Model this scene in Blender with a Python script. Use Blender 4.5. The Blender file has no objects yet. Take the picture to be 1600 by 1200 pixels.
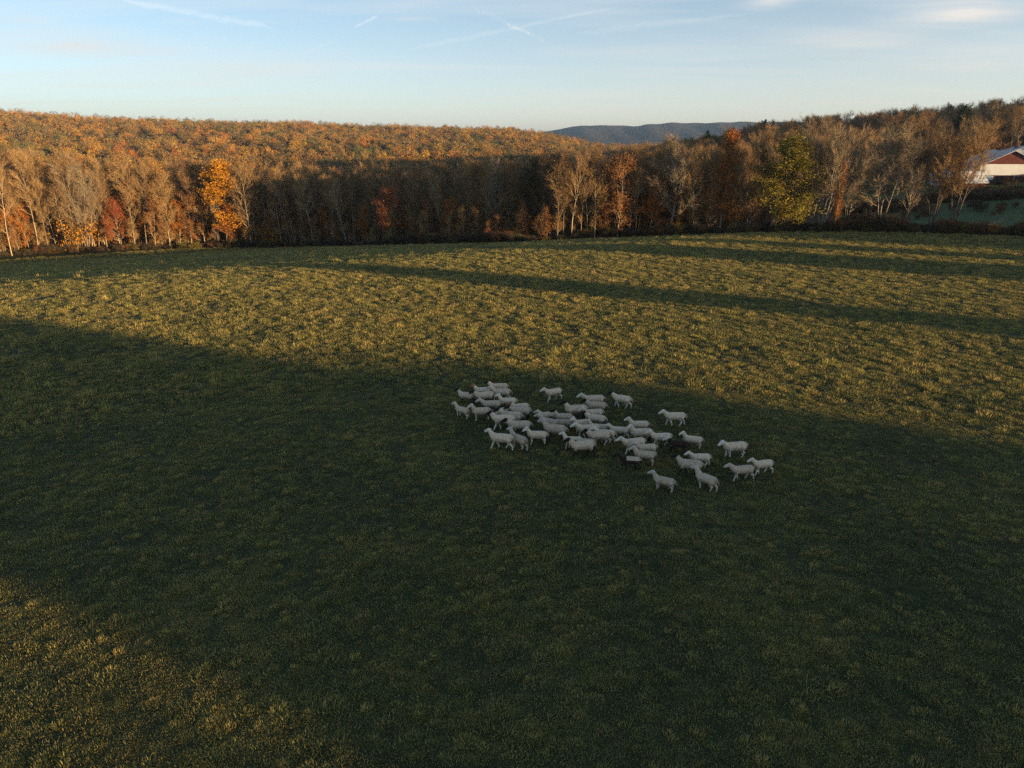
import bpy, math, random
import numpy as np
from mathutils import Vector, Matrix

S = bpy.context.scene
COL = S.collection
rng = random.Random(11)
R = math.radians

# ------------------------------------------------------------------ camera, sky, sun, exposure
CAM_H = 15.0
F = 1109.0
PITCH = math.atan(374 / F)
cam_d = bpy.data.cameras.new('camera')
cam_d.sensor_width = 36
cam_d.lens = 36 * F / 1600
cam_d.clip_start = 0.5
cam_d.clip_end = 60000
cam = bpy.data.objects.new('camera', cam_d)
COL.objects.link(cam)
cam.location = (0, 0, CAM_H)
cam.rotation_euler = (math.pi / 2 - PITCH, 0, 0)
S.camera = cam

SUN_EL = R(4.5)
DX, DY = -0.888, 0.46                      # the way the low sunlight travels over the ground
NX, NY = 0.46, 0.888
TAN_E = math.tan(SUN_EL)

W = bpy.data.worlds.new('World')
S.world = W
W.use_nodes = True
wn, wl = W.node_tree.nodes, W.node_tree.links
wn.clear()
w_out = wn.new('ShaderNodeOutputWorld')
w_bg = wn.new('ShaderNodeBackground')
w_bg.inputs['Strength'].default_value = 0.09
sky = wn.new('ShaderNodeTexSky')
sky.sky_type = 'NISHITA'
sky.sun_disc = False
sky.sun_elevation = SUN_EL
sky.sun_rotation = math.atan2(-DX, -DY)
sky.altitude = 0
sky.air_density = 0.5
sky.dust_density = 0.15
sky.ozone_density = 1.3
# high thin cloud, laid out on a plane far above the place
tc = wn.new('ShaderNodeTexCoord')
sep = wn.new('ShaderNodeSeparateXYZ')
wl.new(tc.outputs['Generated'], sep.inputs[0])
addz = wn.new('ShaderNodeMath'); addz.operation = 'ADD'; addz.inputs[1].default_value = 0.06
mxz = wn.new('ShaderNodeMath'); mxz.operation = 'MAXIMUM'; mxz.inputs[1].default_value = 0.02
wl.new(sep.outputs['Z'], addz.inputs[0]); wl.new(addz.outputs[0], mxz.inputs[0])
dvx = wn.new('ShaderNodeMath'); dvx.operation = 'DIVIDE'
dvy = wn.new('ShaderNodeMath'); dvy.operation = 'DIVIDE'
wl.new(sep.outputs['X'], dvx.inputs[0]); wl.new(mxz.outputs[0], dvx.inputs[1])
wl.new(sep.outputs['Y'], dvy.inputs[0]); wl.new(mxz.outputs[0], dvy.inputs[1])
cmb = wn.new('ShaderNodeCombineXYZ')
wl.new(dvx.outputs[0], cmb.inputs['X']); wl.new(dvy.outputs[0], cmb.inputs['Y'])
mp = wn.new('ShaderNodeMapping')
mp.inputs['Rotation'].default_value = (0, 0, R(12))
mp.inputs['Scale'].default_value = (0.22, 0.62, 1)
mp.inputs['Location'].default_value = (3.7, 1.2, 0)
wl.new(cmb.outputs[0], mp.inputs['Vector'])
n1 = wn.new('ShaderNodeTexNoise')
n1.inputs['Scale'].default_value = 1.5; n1.inputs['Detail'].default_value = 9; n1.inputs['Roughness'].default_value = 0.55
n1.inputs['Distortion'].default_value = 0.5
wl.new(mp.outputs[0], n1.inputs['Vector'])
cr = wn.new('ShaderNodeValToRGB')
cr.color_ramp.elements[0].position = 0.48; cr.color_ramp.elements[0].color = (0, 0, 0, 1)
cr.color_ramp.elements[1].position = 0.84; cr.color_ramp.elements[1].color = (0.6, 0.6, 0.6, 1)
wl.new(n1.outputs['Fac'], cr.inputs[0])
tint = wn.new('ShaderNodeMix'); tint.data_type = 'RGBA'; tint.blend_type = 'MULTIPLY'
tint.inputs['Factor'].default_value = 1.0
SKY_TINT = (0.90, 1.08, 1.01, 1)
tint.inputs['B'].default_value = SKY_TINT
wl.new(sky.outputs[0], tint.inputs['A'])
mixc = wn.new('ShaderNodeMix'); mixc.data_type = 'RGBA'
CLOUD = (3.1, 3.35, 3.5, 1)
mixc.inputs['B'].default_value = CLOUD
wl.new(cr.outputs[0], mixc.inputs['Factor'])
wl.new(tint.outputs['Result'], mixc.inputs['A'])
prev = mixc.outputs['Result']
n2c = wn.new('ShaderNodeTexNoise'); n2c.inputs['Scale'].default_value = 3.2; n2c.inputs['Detail'].default_value = 8; n2c.inputs['Roughness'].default_value = .6
n2c.inputs['Distortion'].default_value = .6
wl.new(mp.outputs[0], n2c.inputs['Vector'])
cr2 = wn.new('ShaderNodeValToRGB'); cr2.color_ramp.elements[0].position = .30; cr2.color_ramp.elements[1].position = .62
wl.new(n2c.outputs['Fac'], cr2.inputs[0])
def sky_xy(px, py):
    dx_ = (px - 800) / F; dy_ = (600 - py) / F
    v = (dx_, math.cos(PITCH) + dy_ * math.sin(PITCH), -math.sin(PITCH) + dy_ * math.cos(PITCH))
    q = math.sqrt(sum(c * c for c in v)); z_ = v[2] / q + .06
    return v[0] / q / z_, v[1] / q / z_
for cx_, cy_, hw_, hh_, am_ in ((1510, 16, 200, 36, 1.3), (1205, 0, 80, 24, 1.1), (1330, 64, 270, 30, .5), (140, 74, 300, 34, .6), (960, 80, 190, 15, .4),
                               (50, 32, 150, 18, .3), (640, 30, 90, 9, .35), (1520, 104, 260, 18, .35), (420, 110, 300, 22, .3)):
    c0 = sky_xy(cx_, cy_); c1 = sky_xy(cx_ + hw_, cy_); c2 = sky_xy(cx_, cy_ + hh_)
    mg = wn.new('ShaderNodeMapping'); mg.vector_type = 'TEXTURE'
    mg.inputs['Location'].default_value = (c0[0], c0[1], 0)
    mg.inputs['Rotation'].default_value = (0, 0, math.atan2(c1[1] - c0[1], c1[0] - c0[0]))
    mg.inputs['Scale'].default_value = (math.hypot(c1[0] - c0[0], c1[1] - c0[1]), math.hypot(c2[0] - c0[0], c2[1] - c0[1]), 1)
    wl.new(cmb.outputs[0], mg.inputs['Vector'])
    gr = wn.new('ShaderNodeTexGradient'); gr.gradient_type = 'QUADRATIC_SPHERE'
    wl.new(mg.outputs[0], gr.inputs['Vector'])
    m1_ = wn.new('ShaderNodeMath'); m1_.operation = 'MULTIPLY'; wl.new(gr.outputs['Fac'], m1_.inputs[0]); wl.new(cr2.outputs[0], m1_.inputs[1])
    m2_ = wn.new('ShaderNodeMath'); m2_.operation = 'MULTIPLY'; m2_.inputs[1].default_value = am_ * 1.5; m2_.use_clamp = True; wl.new(m1_.outputs[0], m2_.inputs[0])
    mm_ = wn.new('ShaderNodeMix'); mm_.data_type = 'RGBA'; mm_.inputs['B'].default_value = (2.95, 3.08, 3.12, 1)
    wl.new(m2_.outputs[0], mm_.inputs['Factor']); wl.new(prev, mm_.inputs['A']); prev = mm_.outputs['Result']
# pale veil of dust that thickens toward the horizon all round
vz = wn.new('ShaderNodeMath'); vz.operation = 'MULTIPLY'; vz.inputs[1].default_value = -8.0
wl.new(sep.outputs['Z'], vz.inputs[0])
ve = wn.new('ShaderNodeMath'); ve.operation = 'EXPONENT'; wl.new(vz.outputs[0], ve.inputs[0])
vm = wn.new('ShaderNodeMath'); vm.operation = 'MULTIPLY'; vm.inputs[1].default_value = 0.9; vm.use_clamp = True
wl.new(ve.outputs[0], vm.inputs[0])
mixv = wn.new('ShaderNodeMix'); mixv.data_type = 'RGBA'
mixv.inputs['B'].default_value = (3.6, 3.0, 2.4, 1)
wl.new(vm.outputs[0], mixv.inputs['Factor'])
wl.new(prev, mixv.inputs['A'])
wl.new(mixv.outputs['Result'], w_bg.inputs['Color'])
wl.new(w_bg.outputs[0], w_out.inputs['Surface'])

sun_d = bpy.data.lights.new('sun', 'SUN')
sun_d.energy = 5.0
sun_d.angle = R(0.53)
sun_d.color = (1.0, 0.69, 0.345)
sun = bpy.data.objects.new('sun', sun_d)
COL.objects.link(sun)
sun.rotation_euler = Vector((DX * math.cos(SUN_EL), DY * math.cos(SUN_EL), -math.sin(SUN_EL))).to_track_quat('-Z', 'Y').to_euler()
sun.location = (300, -150, 60)

vs = S.view_settings
vs.view_transform = 'Standard'
vs.look = 'None'
vs.gamma = 1
vs.use_curve_mapping = False
vs.exposure = 1.65
S.cycles.use_denoising = False
S.cycles.sample_clamp_indirect = 0.35
S.cycles.adaptive_threshold = 0.006
S.cycles.max_bounces = 5
S.cycles.diffuse_bounces = 2
S.cycles.transparent_max_bounces = 12
S.cycles.volume_bounces = 0

# ------------------------------------------------------------------ helpers
def tag(o, label=None, cat=None, group=None, kind=None):
    if label: o['label'] = label
    if cat: o['category'] = cat
    if group: o['group'] = group
    if kind: o['kind'] = kind
    return o

def link(name, me, parent=None, loc=None):
    o = bpy.data.objects.new(name, me)
    COL.objects.link(o)
    if parent: o.parent = parent
    if loc is not None: o.location = loc
    return o

def empty(name, loc, rz=0.0, sc=1.0):
    o = bpy.data.objects.new(name, None)
    o.empty_display_size = 0.5
    COL.objects.link(o)
    o.location = loc
    o.rotation_euler = (0, 0, rz)
    o.scale = (sc, sc, sc) if not isinstance(sc, tuple) else sc
    return o

class MB:
    """collects tubes, spikes, leaves and boxes as one mesh"""
    def __init__(s):
        s.v = []; s.f = []; s.m = []; s.attr = []
    def _add(s, vs_, fs_, m, a=0.0):
        b = len(s.v)
        s.v += vs_
        s.f += [tuple(b + i for i in f) for f in fs_]
        s.m += [m] * len(fs_)
        s.attr += [a] * len(vs_)
    def tube(s, pts, rad, n=6, m=0, cap=True):
        vs_ = []; fs_ = []
        k = len(pts)
        for i, p in enumerate(pts):
            a = pts[max(0, i - 1)]; b = pts[min(k - 1, i + 1)]
            t = (b - a).normalized() if (b - a).length > 1e-6 else Vector((0, 0, 1))
            u = t.cross(Vector((0.31, 0.95, 0.05)))
            if u.length < 1e-3: u = t.cross(Vector((1, 0, 0)))
            u.normalize(); w = t.cross(u)
            for j in range(n):
                an = 2 * math.pi * j / n
                q = p + (u * math.cos(an) + w * math.sin(an)) * rad[i]
                vs_.append((q.x, q.y, q.z))
        for i in range(k - 1):
            for j in range(n):
                fs_.append((i * n + j, i * n + (j + 1) % n, (i + 1) * n + (j + 1) % n, (i + 1) * n + j))
        if cap:
            fs_.append(tuple(range((k - 1) * n, k * n)))
        s._add(vs_, fs_, m)
    def spike(s, p, q, r, m=0, a=0.0):
        t = (q - p)
        if t.length < 1e-5: return
        t.normalize()
        u = t.cross(Vector((0.3, 0.2, 0.9)))
        if u.length < 1e-3: u = t.cross(Vector((1, 0, 0)))
        u.normalize(); w = t.cross(u)
        vs_ = []
        for j in range(3):
            an = 2.0944 * j
            x = p + (u * math.cos(an) + w * math.sin(an)) * r
            vs_.append((x.x, x.y, x.z))
        vs_.append((q.x, q.y, q.z))
        s._add(vs_, [(0, 1, 3), (1, 2, 3), (2, 0, 3)], m, a)
    def leaf(s, c, size, rr, m=0, flat=0.0):
        a = Vector((rr.gauss(0, 1), rr.gauss(0, 1), rr.gauss(0, 1)))
        b = Vector((rr.gauss(0, 1), rr.gauss(0, 1), rr.gauss(0, 1) ))
        if a.length < 1e-3 or b.length < 1e-3: return
        a.normalize()
        b = (b - a * b.dot(a))
        if b.length < 1e-3: return
        b.normalize()
        n_ = a.cross(b)
        a *= size * rr.uniform(.6, 1.1); b *= size * rr.uniform(.45, .8)
        bend = n_ * size * .22
        P = [c - a, c - b * .9 + bend, c + a, c + b * .9 + bend]
        s._add([(p.x, p.y, p.z) for p in P], [(0, 1, 2), (0, 2, 3)], m, rr.random())
    def box(s, x0, x1, y0, y1, z0, z1, m=0):
        vs_ = [(x0, y0, z0), (x1, y0, z0), (x1, y1, z0), (x0, y1, z0), (x0, y0, z1), (x1, y0, z1), (x1, y1, z1), (x0, y1, z1)]
        s._add(vs_, [(3, 2, 1, 0), (4, 5, 6, 7), (0, 1, 5, 4), (1, 2, 6, 5), (2, 3, 7, 6), (3, 0, 4, 7)], m)
    def mesh(s, name, mats, attr=None, smooth=False):
        me = bpy.data.meshes.new(name)
        me.from_pydata(s.v, [], s.f)
        for m in mats: me.materials.append(m)
        if len(mats) > 1: me.polygons.foreach_set('material_index', s.m)
        if attr:
            at = me.attributes.new(attr, 'FLOAT', 'POINT')
            at.data.foreach_set('value', s.attr)
        if smooth: me.polygons.foreach_set('use_smooth', [True] * len(s.f))
        me.update()
        return me

# ------------------------------------------------------------------ materials
def new_mat(name):
    m = bpy.data.materials.new(name)
    m.use_nodes = True
    nt = m.node_tree
    b = nt.nodes['Principled BSDF']
    b.inputs['Roughness'].default_value = 0.85
    b.inputs['Specular IOR Level'].default_value = 0.15
    return m, nt, b

def ramp(nt, stops, fac, interp='LINEAR'):
    r = nt.nodes.new('ShaderNodeValToRGB')
    r.color_ramp.interpolation = interp
    el = r.color_ramp.elements
    while len(el) < len(stops): el.new(0.5)
    for e, (p, c) in zip(el, stops):
        e.position = p; e.color = (c[0], c[1], c[2], 1)
    nt.links.new(fac, r.inputs[0])
    return r.outputs[0]

def noise(nt, scale, detail=4, rough=0.6, vec=None, world=True):
    n = nt.nodes.new('ShaderNodeTexNoise')
    n.inputs['Scale'].default_value = scale
    n.inputs['Detail'].default_value = detail
    n.inputs['Roughness'].default_value = rough
    if vec is None:
        if world:
            g = nt.nodes.new('ShaderNodeNewGeometry'); vec = g.outputs['Position']
        else:
            g = nt.nodes.new('ShaderNodeTexCoord'); vec = g.outputs['Object']
    nt.links.new(vec, n.inputs['Vector'])
    return n.outputs['Fac']

def mixrgb(nt, a, b, fac, mode='MIX'):
    m = nt.nodes.new('ShaderNodeMix'); m.data_type = 'RGBA'; m.blend_type = mode
    for s_, k in ((a, 'A'), (b, 'B')):
        if isinstance(s_, (tuple, list)): m.inputs[k].default_value = (*s_[:3], 1)
        else: nt.links.new(s_, m.inputs[k])
    if isinstance(fac, (int, float)): m.inputs['Factor'].default_value = fac
    else: nt.links.new(fac, m.inputs['Factor'])
    return m.outputs['Result']

def attr(nt, name, typ='GEOMETRY'):
    a = nt.nodes.new('ShaderNodeAttribute'); a.attribute_name = name; a.attribute_type = typ
    return a.outputs['Fac']

def orand(nt):
    return nt.nodes.new('ShaderNodeObjectInfo').outputs['Random']

def scatter_mat(name, c1, c2, c3=None, trans=0.0, leafattr=False):
    """a colour that varies from object to object and from leaf to leaf"""
    m, nt, b = new_mat(name)
    st = [(0.0, c1), (1.0, c2)] if c3 is None else [(0.0, c1), (0.5, c2), (1.0, c3)]
    if leafattr:
        mth = nt.nodes.new('ShaderNodeMath'); mth.operation = 'MULTIPLY_ADD'
        nt.links.new(attr(nt, 'tone'), mth.inputs[0]); mth.inputs[1].default_value = 0.6
        mt2 = nt.nodes.new('ShaderNodeMath'); mt2.operation = 'MULTIPLY'; mt2.inputs[1].default_value = 0.4
        nt.links.new(orand(nt), mt2.inputs[0]); nt.links.new(mt2.outputs[0], mth.inputs[2])
        fac = mth.outputs[0]
    else:
        fac = orand(nt)
    c = ramp(nt, st, fac)
    nt.links.new(c, b.inputs['Base Color'])
    if trans > 0:
        t = nt.nodes.new('ShaderNodeBsdfTranslucent'); nt.links.new(c, t.inputs['Color'])
        mx = nt.nodes.new('ShaderNodeMixShader'); mx.inputs[0].default_value = trans
        nt.links.new(b.outputs[0], mx.inputs[1]); nt.links.new(t.outputs[0], mx.inputs[2])
        nt.links.new(mx.outputs[0], nt.nodes['Material Output'].inputs['Surface'])
    return m

def bark_mat(name, c1, c2, c3):
    m, nt, b = new_mat(name)
    c = ramp(nt, [(0, c1), (.5, c2), (1, c3)], orand(nt))
    n = noise(nt, 1.6, 6, 0.7)
    c = mixrgb(nt, c, (0.03, 0.026, 0.022), ramp(nt, [(.5, (0, 0, 0)), (.72, (.75, .75, .75))], n))
    nt.links.new(c, b.inputs['Base Color'])
    return m

M = {}
M['bark'] = bark_mat('bark', (.18, .135, .085), (.30, .235, .15), (.42, .335, .22))
M['bark_pale'] = bark_mat('bark_pale', (.22, .19, .155), (.26, .225, .18), (.30, .26, .21))
M['bark_dark'] = bark_mat('bark_dark', (.06, .05, .042), (.08, .066, .055), (.10, .085, .07))
M['twig'] = scatter_mat('twig', (.165, .097, .046), (.245, .148, .066), (.315, .195, .085))
M['twig_pale'] = scatter_mat('twig_pale', (.24, .175, .105), (.27, .20, .12), (.30, .22, .135))
M['twig_dark'] = scatter_mat('twig_dark', (.06, .042, .034), (.085, .058, .045), (.11, .075, .055))
M['leaf_gold'] = scatter_mat('leaf_gold', (.36, .13, .012), (.46, .20, .018), (.52, .27, .03), .15, True)
M['leaf_orange'] = scatter_mat('leaf_orange', (.29, .085, .018), (.36, .125, .022), (.40, .17, .03), .15, True)
M['leaf_red'] = scatter_mat('leaf_red', (.22, .045, .022), (.28, .065, .028), (.32, .10, .03), .15, True)
M['leaf_rust'] = scatter_mat('leaf_rust', (.15, .05, .018), (.20, .075, .024), (.25, .11, .034), .1, True)
M['leaf_tan'] = scatter_mat('leaf_tan', (.17, .095, .04), (.24, .14, .05), (.27, .17, .06), .1, True)
M['leaf_yellowgreen'] = scatter_mat('leaf_yellowgreen', (.14, .13, .018), (.21, .18, .022), (.28, .22, .03), .15, True)
M['leaf_green'] = scatter_mat('leaf_green', (.03, .045, .014), (.05, .065, .018), (.075, .085, .025), .1, True)
M['needle'] = scatter_mat('needle', (.012, .022, .012), (.02, .032, .016), (.03, .042, .02), 0, True)
M['brush'] = scatter_mat('brush', (.035, .03, .018), (.05, .04, .022), (.07, .05, .028), 0, True)

# distant crowns: every tree of the wood has its own autumn colour
def hill_mat():
    m, nt, b = new_mat('autumn_crowns')
    pal = [(0.0, (.052, .062, .024)), (.16, (.085, .082, .028)), (.27, (.125, .09, .038)), (.36, (.085, .065, .038)), (.43, (.20, .12, .036)), (.51, (.27, .16, .03)),
           (.58, (.115, .08, .036)), (.66, (.27, .125, .026)), (.74, (.145, .088, .034)), (.82, (.24, .085, .024)), (.87, (.29, .18, .032)), (.93, (.062, .066, .026))]
    pm = nt.nodes.new('ShaderNodeMath'); pm.operation = 'MULTIPLY_ADD'; pm.inputs[1].default_value = .9
    nt.links.new(noise(nt, .012, 3, .6), pm.inputs[0])
    rm_ = nt.nodes.new('ShaderNodeMath'); rm_.operation = 'MULTIPLY_ADD'; rm_.inputs[1].default_value = .62; rm_.inputs[2].default_value = -.26
    nt.links.new(orand(nt), rm_.inputs[0]); nt.links.new(rm_.outputs[0], pm.inputs[2])
    c = ramp(nt, pal, pm.outputs[0], 'CONSTANT')
    t = attr(nt, 'tone')
    c = mixrgb(nt, c, (1.5, 1.45, 1.3), t, 'MULTIPLY')
    nt.links.new(c, b.inputs['Base Color'])
    return m
M['hill'] = hill_mat()

# ------------------------------------------------------------------ the lie of the land
def sstep(t):
    t = np.clip(t, 0, 1)
    return t * t * (3 - 2 * t)

RID_AZ = [-180, -120, -75, -40, -34.4, -28.7, -21.9, -15.7, -11.6, -4.9, 0, 3.4, 6.3, 9.7, 13, 180]
RID_Z = [-12, -12, 38, 43, 40, 34.5, 30.5, 31.5, 27, 26, 24.5, 17, 4, -8, -13, -13]
FAR_PX = [600, 760, 830, 870, 890, 915, 960, 990, 1010, 1050, 1090, 1150, 1180, 1300, 1500, 1800]
FAR_Y = [222, 216, 211, 205, 200, 197.5, 198, 200.5, 198, 197, 198.5, 198, 199, 202, 206, 222]
FAR_AZ = [math.degrees(math.atan((p - 800) / 1170)) for p in FAR_PX]
FAR_Z = [CAM_H + 3800 * math.tan(math.atan((600 - y) / F) - PITCH) for y in FAR_Y]

def wave(x, y, s, ph):
    return (np.sin(x / s + ph) * np.cos(y / s * 1.13 + ph * 2.1) + .5 * np.sin((x * .8 - y * .6) / s * 2.3 + ph * 3.3))

def terrain(x, y):
    x = np.asarray(x, float); y = np.asarray(y, float)
    r = np.hypot(x, y); az = np.degrees(np.arctan2(x, y))
    w = -.443 * x + .897 * y
    # pasture crest, then the ground falls away to the valley
    W0, L1, s1 = 86., 16., .104
    t = np.clip(w - W0, 0, None)
    z = np.where(t < L1, -s1 / L1 * t * t / 2, -s1 * L1 / 2 - s1 * (t - L1))
    z = np.where(w > 190, -s1 * L1 / 2 - s1 * (190 - W0 - L1) - 6.0 * sstep((w - 190) / 180), z)
    zc = -s1 * L1 / 2 - s1 * (122. - W0 - L1)
    z = np.where(w > 122, zc + (z - zc) * (1 - sstep((az - 4) / 10)), z)
    # rising ground on the right
    hz = np.interp(az, [-30, 7, 14, 20.5, 33, 45, 62, 84], [0, 0, 4.5, 12.5, 16.5, 19, 15, 0])
    z = z + hz * sstep((r - 138) / 215)
    bx, by = 372., 205.
    z = z + 20 * np.exp(-((x - bx) ** 2 + (y - by) ** 2) / (2 * 88. ** 2))
    # autumn hill across the valley
    rid = np.interp(az, RID_AZ, RID_Z)
    up = sstep((r - 330) / 680) * (1 - .7 * sstep((r - 1060) / 700))
    z = z + np.clip(rid + 13, 0, None) * up
    z = z + wave(x, y, 55, 1.3) * 1.6 * sstep((r - 330) / 200) * (1 - sstep((r - 900) / 80) * .7)
    # far ridge
    fz = np.interp(az, FAR_AZ, FAR_Z, left=0, right=0)
    fz = fz * (1 + .10 * np.sin(az * 1.9 + r * .0021) * np.sin(r * .0043 + az * .6) * np.clip((3750 - r) / 500, 0, 1)) + 1.6 * np.sin(az * 9.1) * np.sin(az * 23.3 + 1)
    z = z + (fz + 13) * np.exp(-((r - 3800) / 800) ** 2) * (np.abs(az) < 60)
    # small unevenness of the field
    z = z + wave(x, y, 9., .4) * .035 + wave(x, y, 3.7, 1.9) * .02
    return z

def ray(px, py):
    dx = (px - 800) / F; dy = (600 - py) / F
    return np.array([dx, math.cos(PITCH) + dy * math.sin(PITCH), -math.sin(PITCH) + dy * math.cos(PITCH)])

def hit(px, py, up=0.0, tmax=1500):
    """where the line of sight through a pixel of the photo meets the ground"""
    v = ray(px, py)
    v = v / np.hypot(v[0], v[1])
    ts = np.arange(5, tmax, .25)
    zz = terrain(v[0] * ts, v[1] * ts) + up
    k = np.argmax(CAM_H + v[2] * ts <= zz)
    t = ts[k] if k > 0 else tmax
    return Vector((v[0] * t, v[1] * t, float(terrain(v[0] * t, v[1] * t))))

def gz(x, y):
    return float(terrain(x, y))

def px_dir(px):
    a = math.atan((px - 800) / 1170)
    return math.sin(a), math.cos(a)

EDGE_PX = [(-260, 418), (-120, 410), (0, 402), (150, 393), (300, 388), (450, 386.7), (600, 383.4), (750, 380), (850, 377), (950, 371.8), (1100, 366.8),
           (1300, 362.8), (1450, 364.5), (1600, 369.5), (1720, 375), (1850, 383)]
EDGE = [hit(*p) for p in EDGE_PX]
E_AZ = [math.degrees(math.atan2(e.x, e.y)) for e in EDGE]
E_R = [math.hypot(e.x, e.y) for e in EDGE]
print('EDGE', [(p[0], round(r), round(e.z, 1)) for p, r, e in zip(EDGE_PX, E_R, EDGE)])
def edge_r(az):
    return float(np.interp(az, E_AZ, E_R))

def mat_pasture():
    m, nt, b = new_mat('pasture_soil')
    n = noise(nt, 2.2, 6, .7); n2 = noise(nt, .12, 3, .5)
    c = ramp(nt, [(.3, (.022, .026, .012)), (.55, (.04, .042, .018)), (.75, (.075, .062, .03))], n)
    c = mixrgb(nt, c, (.03, .042, .018), n2)
    nt.links.new(c, b.inputs['Base Color'])
    bp = nt.nodes.new('ShaderNodeBump'); bp.inputs['Strength'].default_value = .8; bp.inputs['Distance'].default_value = .08
    nt.links.new(n, bp.inputs['Height']); nt.links.new(bp.outputs[0], b.inputs['Normal'])
    return m

def mat_noise(name, stops, sc, bump=0.3, dist=.1):
    m, nt, b = new_mat(name)
    n = noise(nt, sc, 7, .65)
    nt.links.new(ramp(nt, stops, n), b.inputs['Base Color'])
    bp = nt.nodes.new('ShaderNodeBump'); bp.inputs['Strength'].default_value = bump; bp.inputs['Distance'].default_value = dist
    nt.links.new(n, bp.inputs['Height']); nt.links.new(bp.outputs[0], b.inputs['Normal'])
    return m

M['pasture'] = mat_pasture()
M['lawn'] = mat_noise('lawn', [(.3, (.055, .08, .028)), (.55, (.07, .095, .034)), (.75, (.10, .105, .045))], .5, .5)
M['floor'] = mat_noise('leaf_litter', [(.3, (.035, .022, .014)), (.55, (.07, .042, .022)), (.75, (.11, .06, .028))], .6, .5)
M['far'] = mat_noise('far_forest', [(.3, (.03, .03, .028)), (.5, (.055, .045, .036)), (.7, (.08, .055, .036))], .03, 1.0, 14)

def build_ground():
    az = np.concatenate([np.arange(-180, -42, 2.0), np.arange(-42, 42, .35), np.arange(42, 180.01, 2.0)])
    rr = np.concatenate([np.arange(0.01, 8, 3), np.arange(8, 200, 1.6), np.geomspace(200, 1300, 130)[1:], np.geomspace(1300, 5800, 46)[1:]])
    A, Q = np.meshgrid(np.radians(az), rr, indexing='ij')
    X = Q * np.sin(A); Y = Q * np.cos(A); Z = terrain(X, Y)
    na, nr = X.shape
    fm = (az[:-1] + az[1:]) / 2; rm = (rr[:-1] + rr[1:]) / 2
    AM, RM = np.meshgrid(fm, rm, indexing='ij')
    er = np.interp(AM, E_AZ, E_R, left=150, right=170)
    zone = np.zeros(AM.shape, int)                       # 0 field 1 lawn 2 wood floor 3 far
    zone[RM > er + 1.5] = 2
    zone[(RM > er + 1.5) & (AM > 24.2) & (AM < 60) & (RM < 245)] = 1
    zone[RM > 1500] = 3
    P = np.stack([X, Y, Z], -1).reshape(-1, 3)
    for zi, (nm, mt) in enumerate((('field', 'pasture'), ('lawn', 'lawn'), ('hillside', 'floor'), ('far_ridge', 'far'))):
        I, J = np.nonzero(zone == zi)
        q = np.stack([I * nr + J, I * nr + J + 1, (I + 1) * nr + J + 1, (I + 1) * nr + J], -1)
        used, inv = np.unique(q, return_inverse=True)
        me = bpy.data.meshes.new(nm)
        me.from_pydata(P[used].tolist(), [], inv.reshape(q.shape)[:, ::-1].tolist())
        me.polygons.foreach_set('use_smooth', [True] * len(me.polygons))
        me.materials.append(M[mt]); me.update()
        tag(link(nm, me), kind='structure')
build_ground()

# ------------------------------------------------------------------ scattering (only for what nobody could count)
def scatter(name, pts, rots, scls, idx, protos, label, cat=None):
    me = bpy.data.meshes.new(name)
    me.from_pydata([tuple(p) for p in pts], [], [])
    n = len(pts)
    a = me.attributes.new('rot', 'FLOAT_VECTOR', 'POINT'); a.data.foreach_set('vector', np.asarray(rots, np.float32).reshape(-1))
    a = me.attributes.new('scl', 'FLOAT_VECTOR', 'POINT'); a.data.foreach_set('vector', np.asarray(scls, np.float32).reshape(-1))
    a = me.attributes.new('idx', 'INT', 'POINT'); a.data.foreach_set('value', np.asarray(idx, np.int32))
    ob = link(name, me)
    pc = bpy.data.collections.new(name + '_kinds')
    for i, pm in enumerate(protos):
        po = bpy.data.objects.new('%s_kind_%02d' % (name, i), pm)
        pc.objects.link(po)
    g = bpy.data.node_groups.new(name + '_spread', 'GeometryNodeTree')
    g.interface.new_socket('Geometry', in_out='INPUT', socket_type='NodeSocketGeometry')
    g.interface.new_socket('Geometry', in_out='OUTPUT', socket_type='NodeSocketGeometry')
    N, L = g.nodes, g.links
    gi = N.new('NodeGroupInput'); go = N.new('NodeGroupOutput')
    ci = N.new('GeometryNodeCollectionInfo'); ci.inputs['Collection'].default_value = pc
    ci.inputs['Separate Children'].default_value = True; ci.inputs['Reset Children'].default_value = True
    ip = N.new('GeometryNodeInstanceOnPoints')
    ip.inputs['Pick Instance'].default_value = True
    def na(nm, dt):
        x = N.new('GeometryNodeInputNamedAttribute'); x.data_type = dt; x.inputs['Name'].default_value = nm
        return x.outputs['Attribute']
    L.new(gi.outputs[0], ip.inputs['Points'])
    L.new(ci.outputs[0], ip.inputs['Instance'])
    L.new(na('idx', 'INT'), ip.inputs['Instance Index'])
    er_ = N.new('FunctionNodeEulerToRotation')
    L.new(na('rot', 'FLOAT_VECTOR'), er_.inputs[0])
    L.new(er_.outputs[0], ip.inputs['Rotation'])
    L.new(na('scl', 'FLOAT_VECTOR'), ip.inputs['Scale'])
    L.new(ip.outputs[0], go.inputs[0])
    md = ob.modifiers.new('spread', 'NODES'); md.node_group = g
    tag(ob, label, cat, None, 'stuff')
    return ob

# ------------------------------------------------------------------ trees
def rv(rr, s=1.0):
    return Vector((rr.gauss(0, s), rr.gauss(0, s), rr.gauss(0, s)))

def grow(rr, p, d, length, r0, r1, segs, bend, up):
    pts = [p.copy()]; rad = [r0]
    d = d.normalized()
    for i in range(segs):
        d = (d + rv(rr, bend) + Vector((0, 0, up))).normalized()
        p = p + d * (length / segs)
        pts.append(p.copy()); rad.append(r0 + (r1 - r0) * (i + 1) / segs)
    return pts, rad

def at(pts, t):
    k = t * (len(pts) - 1); i = min(int(k), len(pts) - 2)
    return pts[i].lerp(pts[i + 1], k - i), (pts[i + 1] - pts[i]).normalized()

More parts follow.
